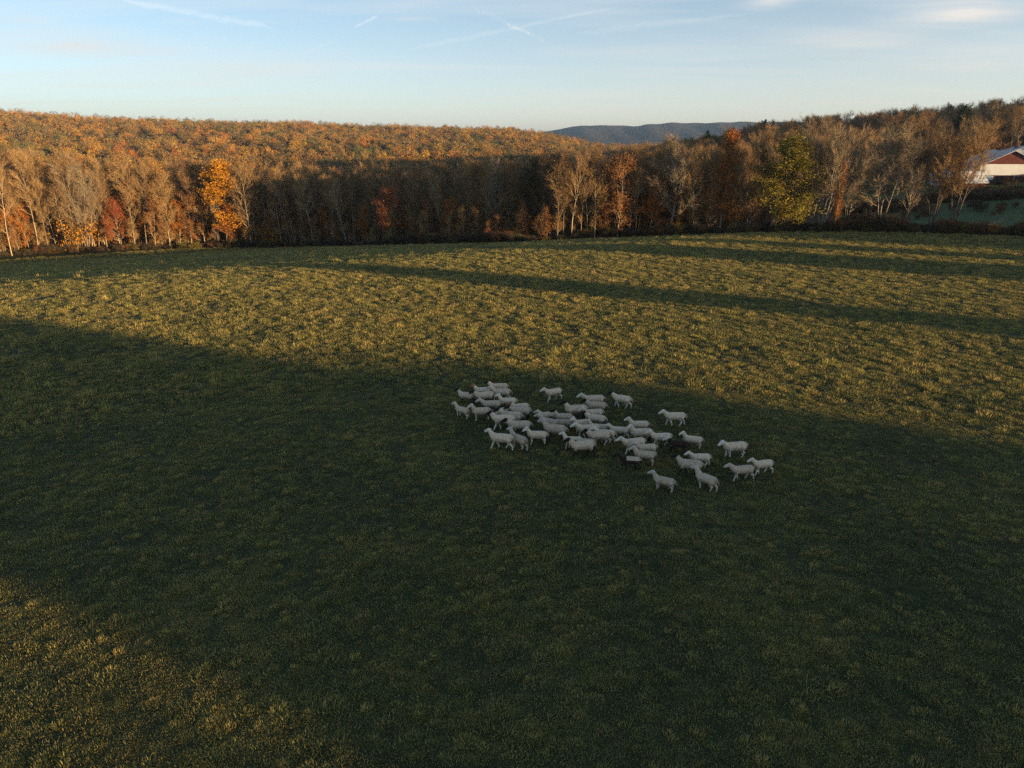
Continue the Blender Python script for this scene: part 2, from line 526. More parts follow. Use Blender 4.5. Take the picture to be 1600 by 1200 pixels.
def side(rr, d, ang):
    a = d.cross(Vector((rr.gauss(0, 1), rr.gauss(0, 1), rr.gauss(0, 1))))
    if a.length < 1e-3: a = Vector((1, 0, 0))
    a.normalize()
    return (d * math.cos(ang) + a * math.sin(ang)).normalized()

def make_tree(seed, H=18., stems=1, base=.35, limbs=16, ang=(30, 55), limb_len=.32, up=.09, r=.19, sub=7, twigs=11, twig_len=1.3,
              tw=.02, lean=0.05, leaf=0, leaf_size=.2, leaf_from=0.0, taper_top=.5, spread=0.22, low=0):
    """returns three builders: woody frame, fine twigs, leaves (unit: metres)"""
    rr = random.Random(seed)
    wood, tw_b, lf = MB(), MB(), MB()
    anchors = []
    for s_ in range(stems):
        if stems == 1:
            d0 = Vector((rr.gauss(0, lean), rr.gauss(0, lean), 1))
            hh = H
        else:
            a = 2 * math.pi * (s_ + rr.random() * .6) / stems
            d0 = Vector((math.cos(a) * spread, math.sin(a) * spread, 1))
            hh = H * rr.uniform(.86, 1.0)
        rs = r * (1 if stems == 1 else .72)
        tp, tr = grow(rr, Vector((0, 0, -.4)), d0, hh * .93 + .4, rs, rs * .10, 11, .035, .02)
        tr[0] = rs * 1.35
        wood.tube(tp, tr, 7)
        nl = limbs if stems == 1 else max(5, int(limbs * 1.5 / stems))
        for k in range(nl + low):
            t = base + (.97 - base) * ((k + rr.random() * .8) / nl) if k < nl else rr.uniform(.08, base)
            t = min(t, .97)
            p, d = at(tp, t)
            rel = (t - base) / (1 - base)
            prof = (1 - taper_top * max(0, rel)) * (0.6 + .4 * min(1, max(0, rel) * 3.5 + .3))
            ll = H * limb_len * prof * rr.uniform(.7, 1.15)
            if k >= nl: ll *= .45
            an = R(rr.uniform(*ang)) * (1.15 - .45 * max(0, rel))
            r1 = max(.022, rs * (1 - t) * .62 + .02)
            lp, lr = grow(rr, p, side(rr, d, an), ll, r1, .014, 5, .10, up)
            wood.tube(lp, lr, 4, cap=False)
            anchors += [(q, .6) for q in lp[2:]]
            for j in range(sub):
                tt = .22 + .78 * (j + rr.random()) / sub
                q, e = at(lp, min(tt, .99))
                bl = ll * (.50 - .26 * tt) * rr.uniform(.7, 1.2) + .4
                bp, br = grow(rr, q, side(rr, e, R(rr.uniform(22, 50))), bl, .022, .008, 3, .12, up * 1.2)
                wood.tube(bp, br, 3, cap=False)
                for i in range(twigs):
                    x, g_ = at(bp, rr.random())
                    dd = side(rr, g_, R(rr.uniform(15, 55))) + Vector((0, 0, up))
                    e2 = x + dd.normalized() * twig_len * rr.uniform(.45, 1.1)
                    tw_b.spike(x, e2, tw * rr.uniform(.7, 1.2))
                    if rr.random() < .55:
                        m_ = x.lerp(e2, rr.uniform(.3, .7))
                        e3 = m_ + (side(rr, dd.normalized(), R(35)) + Vector((0, 0, up))) * twig_len * rr.uniform(.3, .6)
                        tw_b.spike(m_, e3, tw * .7)
                    anchors.append((e2, 1.0)); anchors.append((x.lerp(e2, .5), 1.0))
    if leaf:
        cand = [a for a, _ in anchors if a.z > leaf_from * H]
        for i in range(leaf):
            c = rr.choice(cand)
            lf.leaf(c + rv(rr, .22), leaf_size * rr.uniform(.6, 1.3), rr)
    return wood, tw_b, lf

def crown_size(bs):
    v = np.array([p for b in bs for p in b.v])
    return float(v[:, 2].max())

class Kind:
    def __init__(s, name, wood, tw_, lf, bark, twig, leafm):
        s.h = crown_size([b for b in (wood, tw_, lf) if b and b.v])
        s.trunk = wood.mesh(name + '_trunk', [bark], smooth=True)
        s.twigs = tw_.mesh(name + '_twigs', [twig]) if tw_ and tw_.v else None
        s.leaves = lf.mesh(name + '_leaves', [leafm], 'tone') if lf and lf.v else None
        # joined copy for uncountable woods
        j = MB(); mats = [bark]
        j._add(wood.v, wood.f, 0)
        if tw_ and tw_.v: mats.append(twig); j._add(tw_.v, tw_.f, len(mats) - 1)
        if lf and lf.v:
            mats.append(leafm)
            j._add(lf.v, lf.f, len(mats) - 1)
            j.attr = [0.0] * (len(j.v) - len(lf.v)) + lf.attr
        s.joined = j.mesh(name + '_whole', mats, 'tone')

def plant(name, kind, loc, height, rz, label, group=None, cat='tree', sx=1.0, tilt=(0, 0), mats=None):
    k = height / kind.h
    o = empty(name, loc, rz, (k * sx, k * sx, k))
    o.rotation_euler = (tilt[0], tilt[1], rz)
    tag(o, label, cat, group)
    link('trunk', kind.trunk, o)
    if kind.twigs: link('twigs', kind.twigs, o)
    if kind.leaves: link('crown', kind.leaves, o)
    return o

K = {}
def reg(key, bark, twig, leafm, **kw):
    w_, t_, l_ = make_tree(**kw)
    K[key] = Kind(key, w_, t_, l_, M[bark], M[twig], M[leafm] if leafm else None)

for i in range(5):      # tall bare forest trees
    reg('tall%d' % i, 'bark', 'twig', None, seed=100 + i, H=20, base=.43 + .05 * (i % 3), limbs=17, ang=(30, 58), limb_len=.30, up=.13, r=.15 + .02 * (i % 2), sub=8, twigs=13, twig_len=1.5, tw=.02, low=2)
for i in range(3):      # tall with a thin veil of dry leaves
    reg('veil%d' % i, 'bark', 'twig', ('leaf_tan', 'leaf_rust', 'leaf_gold')[i], seed=200 + i, H=19, base=.26, limbs=17, ang=(30, 60), limb_len=.30, up=.12, r=.15, sub=8, twigs=10, twig_len=1.4, tw=.02, leaf=1500, leaf_size=.15, low=5)
for i in range(2):      # bare trees standing free at the field edge
    reg('vase%d' % i, 'bark_pale', 'twig_pale', None, seed=300 + i, H=20, base=.20, limbs=30, ang=(30, 62), limb_len=.42, up=.12, r=.26, sub=10, twigs=16, twig_len=1.5, tw=.021, taper_top=.65)
reg('stems3', 'bark_pale', 'twig_pale', None, seed=310, H=20, stems=4, base=.28, limbs=32, ang=(24, 52), limb_len=.34, up=.11, r=.19, sub=9, twigs=16, twig_len=1.4, tw=.02, spread=.20)
reg('stems2', 'bark_pale', 'twig_pale', None, seed=311, H=20, stems=3, base=.30, limbs=26, ang=(25, 55), limb_len=.32, up=.11, r=.18, sub=9, twigs=15, twig_len=1.3, tw=.02, spread=.16)
reg('darkstems', 'bark_dark', 'twig', None, seed=312, H=20, stems=3, base=.34, limbs=30, ang=(30, 62), limb_len=.40, up=.10, r=.27, sub=10, twigs=17, twig_len=1.4, tw=.021, spread=.24)
reg('gold', 'bark', 'twig', 'leaf_gold', seed=400, H=20, base=.16, limbs=26, ang=(38, 68), limb_len=.30, r=.24, sub=8, twigs=6, leaf=15000, leaf_size=.165, taper_top=.55)
reg('orange0', 'bark', 'twig', 'leaf_orange', seed=410, H=14, base=.2, limbs=18, ang=(35, 62), limb_len=.32, r=.15, sub=7, twigs=6, leaf=5500, leaf_size=.15)
reg('orange1', 'bark', 'twig', 'leaf_orange', seed=411, H=14, base=.12, limbs=20, ang=(28, 50), limb_len=.24, r=.15, sub=7, twigs=6, leaf=4600, leaf_size=.145)
reg('red0', 'bark', 'twig', 'leaf_red', seed=420, H=12, base=.22, limbs=18, ang=(38, 66), limb_len=.34, r=.13, sub=7, twigs=6, leaf=4800, leaf_size=.14)
reg('rust0', 'bark', 'twig', 'leaf_rust', seed=430, H=12, base=.14, limbs=18, ang=(38, 66), limb_len=.34, r=.13, sub=7, twigs=7, leaf=3600, leaf_size=.14)
reg('column', 'bark', 'twig', 'leaf_orange', seed=440, H=20, base=.10, limbs=30, ang=(18, 36), limb_len=.17, r=.2, sub=7, twigs=8, twig_len=1.1, leaf=7000, leaf_size=.14, taper_top=.55)
reg('olive', 'bark_dark', 'twig', 'leaf_tan', seed=450, H=18, stems=2, base=.16, limbs=28, ang=(34, 64), limb_len=.40, r=.30, sub=8, twigs=9, leaf=4200, leaf_size=.13, spread=.16)
reg('lime', 'bark', 'twig', 'leaf_yellowgreen', seed=460, H=18, base=.06, limbs=34, ang=(34, 60), limb_len=.34, r=.22, sub=8, twigs=7, leaf=12500, leaf_size=.155, taper_top=.85)
M['leaf_dull'] = scatter_mat('leaf_dull', (.045, .04, .018), (.065, .055, .022), (.09, .07, .03), 0, True)
reg('dull', 'bark_dark', 'twig_dark', 'leaf_dull', seed=471, H=16, base=.15, limbs=22, ang=(30, 55), limb_len=.26, r=.2, sub=8, twigs=8, leaf=4200, leaf_size=.16)
reg('green0', 'bark_dark', 'twig_dark', 'leaf_green', seed=470, H=16, base=.15, limbs=24, ang=(40, 70), limb_len=.32, r=.22, sub=8, twigs=6, leaf=6000, leaf_size=.27)
for i in range(2):
    reg('sap%d' % i, 'bark', 'twig', 'leaf_rust' if i else 'leaf_tan', seed=480 + i, H=7, base=.15, limbs=12, ang=(30, 55), limb_len=.28, r=.06, sub=6, twigs=7, twig_len=.8, tw=.012, leaf=800, leaf_size=.14)
for i, lm in enumerate(('leaf_gold', 'leaf_rust', 'leaf_yellowgreen', 'brush', 'leaf_tan')):   # shrubs
    reg('shrub%d' % i, 'bark_dark', 'twig_dark', lm, seed=490 + i, H=2.6, stems=5, base=.15, limbs=14, ang=(30, 70), limb_len=.34, r=.035, sub=5, twigs=6, twig_len=.5, tw=.009, leaf=1300 if i != 4 else 600, leaf_size=.085, spread=.5)

def make_spruce(seed, H=14):
    rr = random.Random(seed); wood, lf = MB(), MB()
    wood.tube([Vector((0, 0, -.3)), Vector((0, 0, H * .5)), Vector((0, 0, H))], [.2, .12, .02], 6)
    for k in range(54):
        t = .08 + .92 * k / 54
        L_ = (1 - t) ** .8 * H * .24 + .25
        for j in range(6):
            a = rr.uniform(0, 6.283)
            d = Vector((math.cos(a), math.sin(a), -.22))
            p = Vector((0, 0, t * H)); q = p + d * L_ * rr.uniform(.7, 1.1)
            wood.spike(p, q, .025)
            for i in range(11):
                lf.leaf(p.lerp(q, rr.uniform(.2, 1)) + rv(rr, .1) - Vector((0, 0, rr.random() * .22)), .24, rr)
    return wood, None, lf
w_, t_, l_ = make_spruce(5)
K['spruce'] = Kind('spruce', w_, t_, l_, M['bark_dark'], M['twig_dark'], M['needle'])

def far_crown(seed, n, bare):
    rr = random.Random(seed); b = MB()
    b.tube([Vector((0, 0, -1)), Vector((rr.gauss(0, .3), rr.gauss(0, .3), 9))], [.24, .08], 4, 1)
    cl = [(Vector((rr.gauss(0, 1.9), rr.gauss(0, 1.9), 9.5 + rr.gauss(0, 2.0))), rr.uniform(1.2, 2.3)) for _ in range(9)]
    if bare:
        for i in range(n):
            c, q = rr.choice(cl)
            p = Vector((c.x * .35, c.y * .35, c.z - 3.0))
            e = c + rv(rr, .75 * q)
            m_ = p.lerp(e, rr.uniform(.3, .75))
            b.spike(m_, e + Vector((0, 0, .6)), .085, 0, rr.random())
    else:
        for i in range(n):
            c, q = rr.choice(cl)
            u = rv(rr); u.normalize()
            b.leaf(c + u * q * rr.uniform(.55, 1.05), .44 * rr.uniform(.6, 1.2), rr)
    return b.mesh('far_tree', [M['hill'], M['bark']], 'tone')
FAR = [far_crown(700 + i, 560, False) for i in range(4)] + [far_crown(720 + i, 420, True) for i in range(3)]

def rot_z(n, r_):
    return np.stack([r_.normal(0, .03, n), r_.normal(0, .03, n), r_.uniform(0, 6.283, n)], -1)

# ---- prominent trees along the field edge, each on its own spot
def spot(px, back):
    """a point behind the field edge in the direction of a photo column"""
    sx, sy = px_dir(px)
    az = math.degrees(math.atan2(sx, sy))
    r_ = edge_r(az) + back
    return Vector((sx * r_, sy * r_, gz(sx * r_, sy * r_)))

def height_for(loc, ytop):
    d_ = math.hypot(loc.x, loc.y)
    el = math.atan((600 - ytop) / F) - PITCH
    # column correction: the tilt of the picture plane
    az = math.atan2(loc.x, loc.y)
    el = math.atan(math.tan(el) * math.cos(az) / 1.0) if True else el
    return CAM_H + d_ * math.tan(el) - loc.z

HERO = [
 # px, back, ytop, kind, sx, name, label
 (338, 5, 246, 'gold', 1.5, 'golden_tree', 'tall golden orange leafy tree standing out in the sunlit wood edge'),
 (164, 3, 306, 'red0', 1.0, 'red_leaved_tree', 'small pinkish red leafy tree low in the sunlit wood edge'),
 (192, 6, 274, 'orange1', .95, 'orange_tree', 'slender orange tree just behind the small pinkish red tree'),
 (245, 5, 300, 'orange0', .9, 'orange_tree', 'low orange brown tree between the pinkish red tree and the tall golden tree'),
 (136, 7, 292, 'rust0', 1.0, 'rust_leaved_tree', 'rust brown leafy tree beside the pale many-stemmed bare tree'),
 (106, 2, 232, 'stems3', .95, 'bare_tree', 'pale bare tree whose several stems fan out in a V at the sunlit wood edge'),
 (322, 2, 290, 'stems2', .45, 'bare_tree', 'thin pale bare trunk directly in front of the tall golden tree'),
 (434, 4, 296, 'rust0', 1.1, 'rust_leaved_tree', 'rust orange bushy tree where the sunlit wood meets the shaded wood'),
 (600, 5, 284, 'red0', 1.05, 'red_leaved_tree', 'deep red orange leafy tree in the shaded middle of the wood'),
 (556, 5, 318, 'orange0', .8, 'orange_tree', 'small dull orange tree just beside the deep red tree in the shaded wood'),
 (818, 9, 238, 'dull', .8, 'dark_olive_tree', 'narrow dark olive tree in the middle of the shaded wood'),
 (772, 11, 236, 'vase0', .62, 'bare_tree', 'tall reddish brown bare tree beside the narrow dark olive tree'),
 (1001, .9, 250, 'tall2', .55, 'bare_tree', 'slender bare tree with one bright pale trunk before the orange thicket'),
 (1022, 1.6, 276, 'orange0', .9, 'orange_tree', 'orange leafed young tree just by the bright slender pale trunk'),
 (1056, 1.2, 203, 'vase1', 1.15, 'bare_tree', 'large round-crowned bare tree with a forked trunk before the blue far ridge'),
 (1137, 1.8, 194, 'column', 1.25, 'orange_tree', 'tall narrow orange tree reaching up to the dark hill skyline'),
 (1118, .6, 262, 'rust0', .8, 'rust_leaved_tree', 'rust coloured tree at the foot of the tall narrow orange tree'),
 (1182, 1., 212, 'olive', .84, 'tan_leaved_tree', 'broad tan leaved tree with a dark short forked trunk'),
 (1219, 1.2, 203, 'lime', 1.9, 'yellow_green_tree', 'yellow green pointed leafy tree at the end of the dense thicket'),
 (1300, 2, 172, 'stems3', 1.35, 'bare_tree', 'tallest bare tree with pale stems, standing behind the narrow red orange tree'),
 (1281, 4.5, 205, 'stems2', .9, 'bare_tree', 'grey bare tree close beside the tallest pale-stemmed bare tree'),
 (1322, .8, 248, 'column', .72, 'orange_tree', 'narrow red orange young tree in front of the tallest bare tree'),
 (1340, 6, 232, 'stems2', .8, 'bare_tree', 'bare tree spreading out low over the lawn beyond the field edge'),
 (1394, 3, 184, 'stems2', 1.25, 'bare_tree', 'bare tree with pale leaning stems alone before the lawn'),
 (1436, 6, 214, 'vase0', .55, 'bare_tree', 'small dusky bare tree between the leaning pale stems and the barn'),
 (1478, 3, 196, 'darkstems', .8, 'bare_tree', 'dark stemmed bare tree leaning in front of the white gabled shed'),
 (1512, 4, 170, 'darkstems', .92, 'bare_tree', 'tall dark bare tree with wide brown crown right before the red barn'),
]
hero_xy, hero_px = [], []
for px, back, yt, kd, sx, nm, lb in HERO:
    p = spot(px, back)
    plant(nm, K[kd], p, height_for(p, yt), rng.uniform(0, 6.28), lb, None, 'tree', sx)
    hero_xy.append((p.x, p.y)); hero_px.append((px, back, 15 if kd in ('gold', 'column', 'lime', 'olive', 'vase1') else 8))
def clear(x, y, d=2.5):
    return all((x - a) ** 2 + (y - b) ** 2 > d * d for a, b in hero_xy)

# ---- wood along the field edge: individual trees in ragged rows
TOP = [(-260, 232), (0, 236), (150, 238), (330, 246), (450, 256), (600, 258), (760, 250), (850, 240), (950, 226), (1040, 222), (1100, 228), (1240, 236)]
def top_y(px):
    return float(np.interp(px, [a for a, _ in TOP], [b for _, b in TOP]))
SUNNY = 'trees of the sunlit wood at the field edge'
SHADE = 'trees of the shaded middle of the wood'
THICK = 'trees of the thicket before the dark hill'
ZONES = [(95, 'left of the pale V-stemmed tree'), (150, 'around the pale V-stemmed tree'), (218, 'around the pinkish red tree'), (290, 'left of the tall golden tree'), (385, 'around the tall golden tree'),
         (480, 'around the rust orange bushy tree'), (560, 'left of the deep red tree in shade'), (640, 'around the deep red tree in shade'), (730, 'between the deep red and dark olive trees'),
         (860, 'around the narrow dark olive tree'), (960, 'left of the slender bright pale trunk'), (1030, 'around the slender bright pale trunk'), (1100, 'around the large round-crowned bare tree'),
         (1300, 'around the tall narrow orange tree')]
near_cnt = 0
wood_pts = []
for row, back in enumerate((2.5, 6.5, 11.5, 17.5, 25.)):
    px = -150 + row * 9
    while px < 1235:
        step = (17 if px < 868 else 21 if row < 2 else 15) * rng.uniform(.65, 1.35)
        px += step
        b = back + rng.uniform(-1.8, 1.8)
        if px > 868: b = (.9, 2.6, 6, 12, 20)[row] + rng.uniform(-.5, .5)
        p = spot(px, b)
        if 476 < px < 868:
            lack = 139 + row * 4 + rng.uniform(0, 3) - (p.x * NX + p.y * NY)
            if lack > 0: p = spot(px, b + lack / .88)
        if not clear(p.x, p.y, 2.0): continue
        if px > 868 and any(abs(px - hp) < w_ and b < hb + 4 for hp, hb, w_ in hero_px): continue
        if px > 1165 and row > 1: continue
        if near_cnt >= 262 or not (-40 < px): 
            wood_pts.append((px, p)); continue
        yt = top_y(px) + rng.uniform(-12, 22)
        h = max(8, height_for(p, yt))
        u = rng.random()
        zn = [z_ for lim, z_ in ZONES if px < lim][0]
        rw = ('front row', 'second row', 'third row', 'fourth row', 'back row')[row]
        if px < 470: u = u * .8 + .2
        if px > 868: u = u * .62 + .40 if rng.random() < .7 else u
        if u < .62: kd = 'tall%d' % rng.randrange(5)
        elif px < 300 and u < .70: kd = 'rust0'; h *= .6
        elif u < .88: kd = 'veil%d' % rng.randrange(3)
        elif u < .94: kd = 'rust0'; h *= .62
        else: kd = 'orange0'; h *= .55
        if px > 868 and row < 3 and rng.random() < .2 and kd[0] != 'o': kd = rng.choice(['orange1', 'rust0', 'olive']); h *= rng.uniform(.6, .95)
        look = {'t': 'bare brown', 'v': 'thinly leaved', 'r': 'low rust-leaved', 'o': 'low orange-leaved'}[kd[0]] if kd != 'olive' else 'broad tan-leaved'
        g = 'wood trees ' + zn; lab = '%s tree in the %s %s' % (look, rw, zn)
        if row == 0 and u < .45: h *= rng.uniform(.8, 1.0)
        plant('bare_tree' if kd[0] in 'tv' else 'leafy_tree', K[kd], p, h, rng.uniform(0, 6.28), lab, g, 'tree', rng.uniform(.8, 1.0))
        near_cnt += 1
print('individual wood trees', near_cnt, 'extra', len(wood_pts))

# ---- the wood behind them, uncountable
NR = np.random.default_rng(5)
near_keys = ['tall0', 'tall1', 'tall2', 'tall3', 'tall4', 'veil0', 'veil1', 'veil2', 'rust0', 'orange0', 'sap0', 'sap1']
P_, S_, I_ = [], [], []
for px, p in wood_pts:
    i = int(NR.integers(0, 8)); P_.append(p); s = NR.uniform(.85, 1.05) * 19 / K[near_keys[i]].h; S_.append((s, s, s)); I_.append(i)
for k in range(1500):
    az = NR.uniform(-48, 13); e_ = edge_r(az)
    r_ = e_ + 27 + NR.uniform(0, 1) * (330 - e_ - 27)
    x, y = r_ * math.sin(R(az)), r_ * math.cos(R(az))
    i = int(NR.choice(10, p=[.13, .13, .13, .13, .12, .1, .1, .1, .03, .03]))
    s = NR.uniform(.8, 1.02) * (18 if i < 8 else 11) / K[near_keys[i]].h
    P_.append((x, y, gz(x, y))); S_.append((s, s, s)); I_.append(i)
for k in range(420):      # saplings under the front rows
    px = NR.uniform(-160, 1230); p = spot(px, NR.uniform(1.0, 22) if px < 868 else NR.uniform(7, 24))
    i = int(NR.integers(10, 12)); s = NR.uniform(.45, 1.05)
    P_.append(p); S_.append((s, s, s)); I_.append(i)
scatter('woods', P_, rot_z(len(P_), NR), S_, I_, [K[k].joined for k in near_keys], 'mass of brown bare wood and saplings filling in behind the field edge trees')

# ---- autumn forest on the far hill
P_, S_, I_ = [], [], []
while len(P_) < 21000:
    az = NR.uniform(-47, 14); r_ = math.sqrt(NR.uniform(320 ** 2, 1180 ** 2))
    x, y = r_ * math.sin(R(az)), r_ * math.cos(R(az))
    i = int(NR.choice(7, p=[.21, .21, .21, .20, .06, .06, .05]))
    s = float(np.clip(NR.lognormal(-.2, .2), .55, 1.15))
    P_.append((x, y, gz(x, y))); S_.append((s * NR.uniform(.9, 1.2), s * NR.uniform(.9, 1.2), s)); I_.append(i)
scatter('forest', P_, rot_z(len(P_), NR), S_, I_, FAR, 'autumn coloured forest covering the long hill across the valley')

# ---- dark wood on the right hill
rk = ['tall0', 'tall1', 'tall3', 'veil0', 'veil1', 'green0', 'spruce', 'rust0']
P_, S_, I_ = [], [], []
while len(P_) < 3600:
    az = NR.uniform(9, 84); r_ = math.sqrt(NR.uniform(150 ** 2, 560 ** 2))
    x, y = r_ * math.sin(R(az)), r_ * math.cos(R(az))
    if r_ < edge_r(az) + 22 + 6 * max(0, az - 18): continue
    if az > 25.5 and r_ < 250: continue
    if az > 38 and x * NX + y * NY < 195: continue
    if 28 < az < 46 and r_ < 272: continue
    i = int(NR.choice(8, p=[.21, .21, .20, .11, .11, .045, .005, .11]))
    s = NR.uniform(.75, 1.08) * (17 if i != 7 else 11) / K[rk[i]].h
    P_.append((x, y, gz(x, y))); S_.append((s * 1.15, s * 1.15, s)); I_.append(i)
scatter('hill_woods', P_, rot_z(len(P_), NR), S_, I_, [K[k].joined for k in rk], 'dark mixed wood on the shaded hill behind the barn')
for px, yt, r_, lb in ((1192, 186, 345, 'dark pointed spruce standing above the hill skyline'), (1104, 203, 320, 'small dark spruce low on the hill slope before the far ridge')):
    sx, sy = px_dir(px); p = Vector((sx * r_, sy * r_, gz(sx * r_, sy * r_)))
    plant('spruce_tree', K['spruce'], p, height_for(p, yt), 1.0, lb, None, 'tree', .8)

# ---- woods and single trees to the right, toward the low sun, that throw the long shadows over the pasture
def su(s_, u_):
    return DX * s_ + NX * u_, DY * s_ + NY * u_
P_, S_, I_ = [], [], []
ck = ['green0', 'gold', 'lime', 'tall0', 'vase0']
def caster(s_, u_, reach, i=None, wide=1.0, dh=0.):
    """a tree just tall enough for its shadow to end at distance `reach` along the light"""
    x, y = su(s_, u_)
    if i is None: i = int(NR.choice(3))
    g_ = gz(x, y)
    h = (reach - s_) * TAN_E - g_ + dh
    k = h / K[ck[i]].h
    w_ = min(k * wide, 1.05)
    P_.append((x, y, g_)); S_.append((w_, w_, k)); I_.append(i)
for k in range(560):
    u_ = NR.uniform(-75, 33.5)
    if 2.5 < u_ < 14.2:
        caster(NR.uniform(-185, -130), u_, 11, None, 1, NR.uniform(-3, 1.2)); continue
    caster(NR.uniform(-185, -130), u_, 74 if u_ > 20 else 95, None, 1, NR.uniform(-.5, 1.2))
for k in range(2):        # leafless trees that sift the light on the near corner
    caster(NR.uniform(-185, -130), NR.uniform(3, 14), 40, 3, .7)
for k in range(60):
    caster(NR.uniform(-180, -132), NR.uniform(33.5, 40.6), 36, None, .8, NR.uniform(-.8, .5))
for k in range(26):
    caster(NR.uniform(-175, -130), NR.uniform(70.9, 73.9), 80, 0, .55, NR.uniform(-.4, .3))
for k in range(60):
    caster(NR.uniform(-180, -130), NR.uniform(101.8, 109.5), 50, None, .75, NR.uniform(-1., 1.))
for k in range(18):
    caster(NR.uniform(-180, -130), NR.uniform(118.5, 121.5), 40, None, .6, NR.uniform(-1, .5))
for k in range(40):
    caster(NR.uniform(-180, -130), NR.uniform(131, 143), 20, None, .8, NR.uniform(-.5, 2.))
for k in range(40):
    caster(NR.uniform(-180, -130), NR.uniform(143, 156), -10, None, .8, NR.uniform(2.5, 6))
for k in range(60):
    caster(NR.uniform(-180, -130), NR.uniform(156, 200), -10, None, 1., NR.uniform(7, 11))
scatter('shelterbelt', P_, rot_z(len(P_), NR), S_, I_, [K[k].joined for k in ck], 'belt of dense trees along the far right side of the pasture')

# ---- brush along the field edge
bk = ['shrub3', 'shrub1', 'shrub4', 'shrub2']
P_, S_, I_ = [], [], []
for k in range(2300):
    px = NR.uniform(-200, 1760)
    p = spot(px, NR.uniform(.0, 5.5))
    i = int(NR.choice(4, p=[.66, .1, .16, .08]))
    s = NR.uniform(.35, .95) * (1.0 if px > 460 else .8) * (.75 + .4 * math.sin(px * .031) * math.sin(px * .0117 + 1))
    P_.append(p); S_.append((s * 1.3, s * 1.3, s)); I_.append(i)
for k in range(380):        # hedgerows crossing the lawn, and rank growth round the farm
    px = NR.uniform(1335, 1680)
    bk_ = (46 if px < 1460 else 58) + NR.normal(0, 3) if k < 270 else NR.uniform(20, 95)
    p = spot(px, bk_); i = int(NR.choice(4, p=[.45, .25, .22, .08])); s = NR.uniform(.3, .9)
    P_.append(p); S_.append((s * 1.3, s * 1.3, s)); I_.append(i)
scatter('undergrowth', P_, rot_z(len(P_), NR), S_, I_, [K[k].joined for k in bk], 'dark tangled brush along the edge of the pasture')
SHR = [(92, 2, 338, 0, 'bright yellow shrub at the foot of the pale many-stemmed tree'), (60, .5, 384, 2, 'low pale green shrub at the left end of the field edge'),
       (262, .5, 375, 2, 'low yellow green shrub below the low orange tree'), (285, .3, 376, 2, 'yellow green shrub just below the thin pale trunk'), (398, .5, 372, 2, 'small green shrub by the rust orange bushy tree'),
       (405, 3, 350, 0, 'yellow leafed shrub beside the rust orange bushy tree'), (1262, 1, 345, 4, 'pale tan shrub at the foot of the yellow green tree'), (1386, 1, 325, 4, 'straw coloured shrub at the foot of the leaning pale stems'),
       (1425, 1, 330, 1, 'rusty shrub beside the leaning pale stems'), (1500, 1, 335, 1, 'orange brown shrub under the tall dark bare tree'), (1556, 1, 340, 1, 'low rust shrub on the field edge before the green lawn'),
       (1580, .8, 346, 0, 'small yellow shrub on the field edge below the barn'), (1060, 1.5, 338, 1, 'rusty shrub at the foot of the large round-crowned bare tree'), (945, 2, 345, 1, 'reddish shrub in the thicket left of the slender pale trunk')]
for px, back, yt, i, lb in SHR:
    p = spot(px, back)
    plant('shrub', K['shrub%d' % i], p, max(1.0, height_for(p, yt)), rng.uniform(0, 6), lb, None, 'shrub', 1.15)

# ------------------------------------------------------------------ farm on the rise behind the field
def plain(name, c, sc=3., var=.8, rough=.8):
    m, nt, b = new_mat(name)
    n = noise(nt, sc, 5, .6)
    nt.links.new(ramp(nt, [(.3, tuple(x * var for x in c)), (.7, c)], n), b.inputs['Base Color'])
    b.inputs['Roughness'].default_value = rough
    return m
M['barn_red'] = plain('barn_red', (.15, .042, .036), 1.2, .6)
M['white_wall'] = plain('white_wall', (.74, .74, .73), .8, .85)
M['metal_roof'] = plain('metal_roof', (.52, .54, .56), .5, .85, .5)
M['dark_open'] = plain('dark_opening', (.02, .02, .022), 2)
M['glass'] = plain('window_glass', (.05, .06, .07), 2, .8, .1)
M['trim'] = plain('trim_white', (.78, .78, .76), 2, .9)

def box_part(name, parent, mat, x0, x1, y0, y1, z0, z1):
    b = MB(); b.box(x0, x1, y0, y1, z0, z1)
    return link(name, b.mesh(name, [M[mat]]), parent)

def prism(name, parent, mat, xs, zs, y0, y1):
    """a profile in x/z carried from y0 to y1"""
    b = MB(); n = len(xs)
    b._add([(x, y0, z) for x, z in zip(xs, zs)] + [(x, y1, z) for x, z in zip(xs, zs)],
           [tuple(range(n)), tuple(range(2 * n - 1, n - 1, -1))] + [(i + n, (i + 1) % n + n, (i + 1) % n, i) for i in range(n)], 0)
    return link(name, b.mesh(name, [M[mat]]), parent)

def slab_roof(parent, hw, eave, ridge, y0, y1, mat='metal_roof', over=.5, th=.18):
    k = (ridge - eave) / hw
    for sg in (-1, 1):
        xs = [sg * (hw + over), 0.0, 0.0, sg * (hw + over)]
        zs = [eave - over * k + .03, ridge + .03, ridge + th + .03, eave - over * k + th + .03]
        prism('roof', parent, mat, xs, zs, y0 - over, y1 + over)

sx, sy = px_dir(1588)
RB = 236.
bp_ = (sx * RB, sy * RB)
az_b = math.atan2(sx, sy)
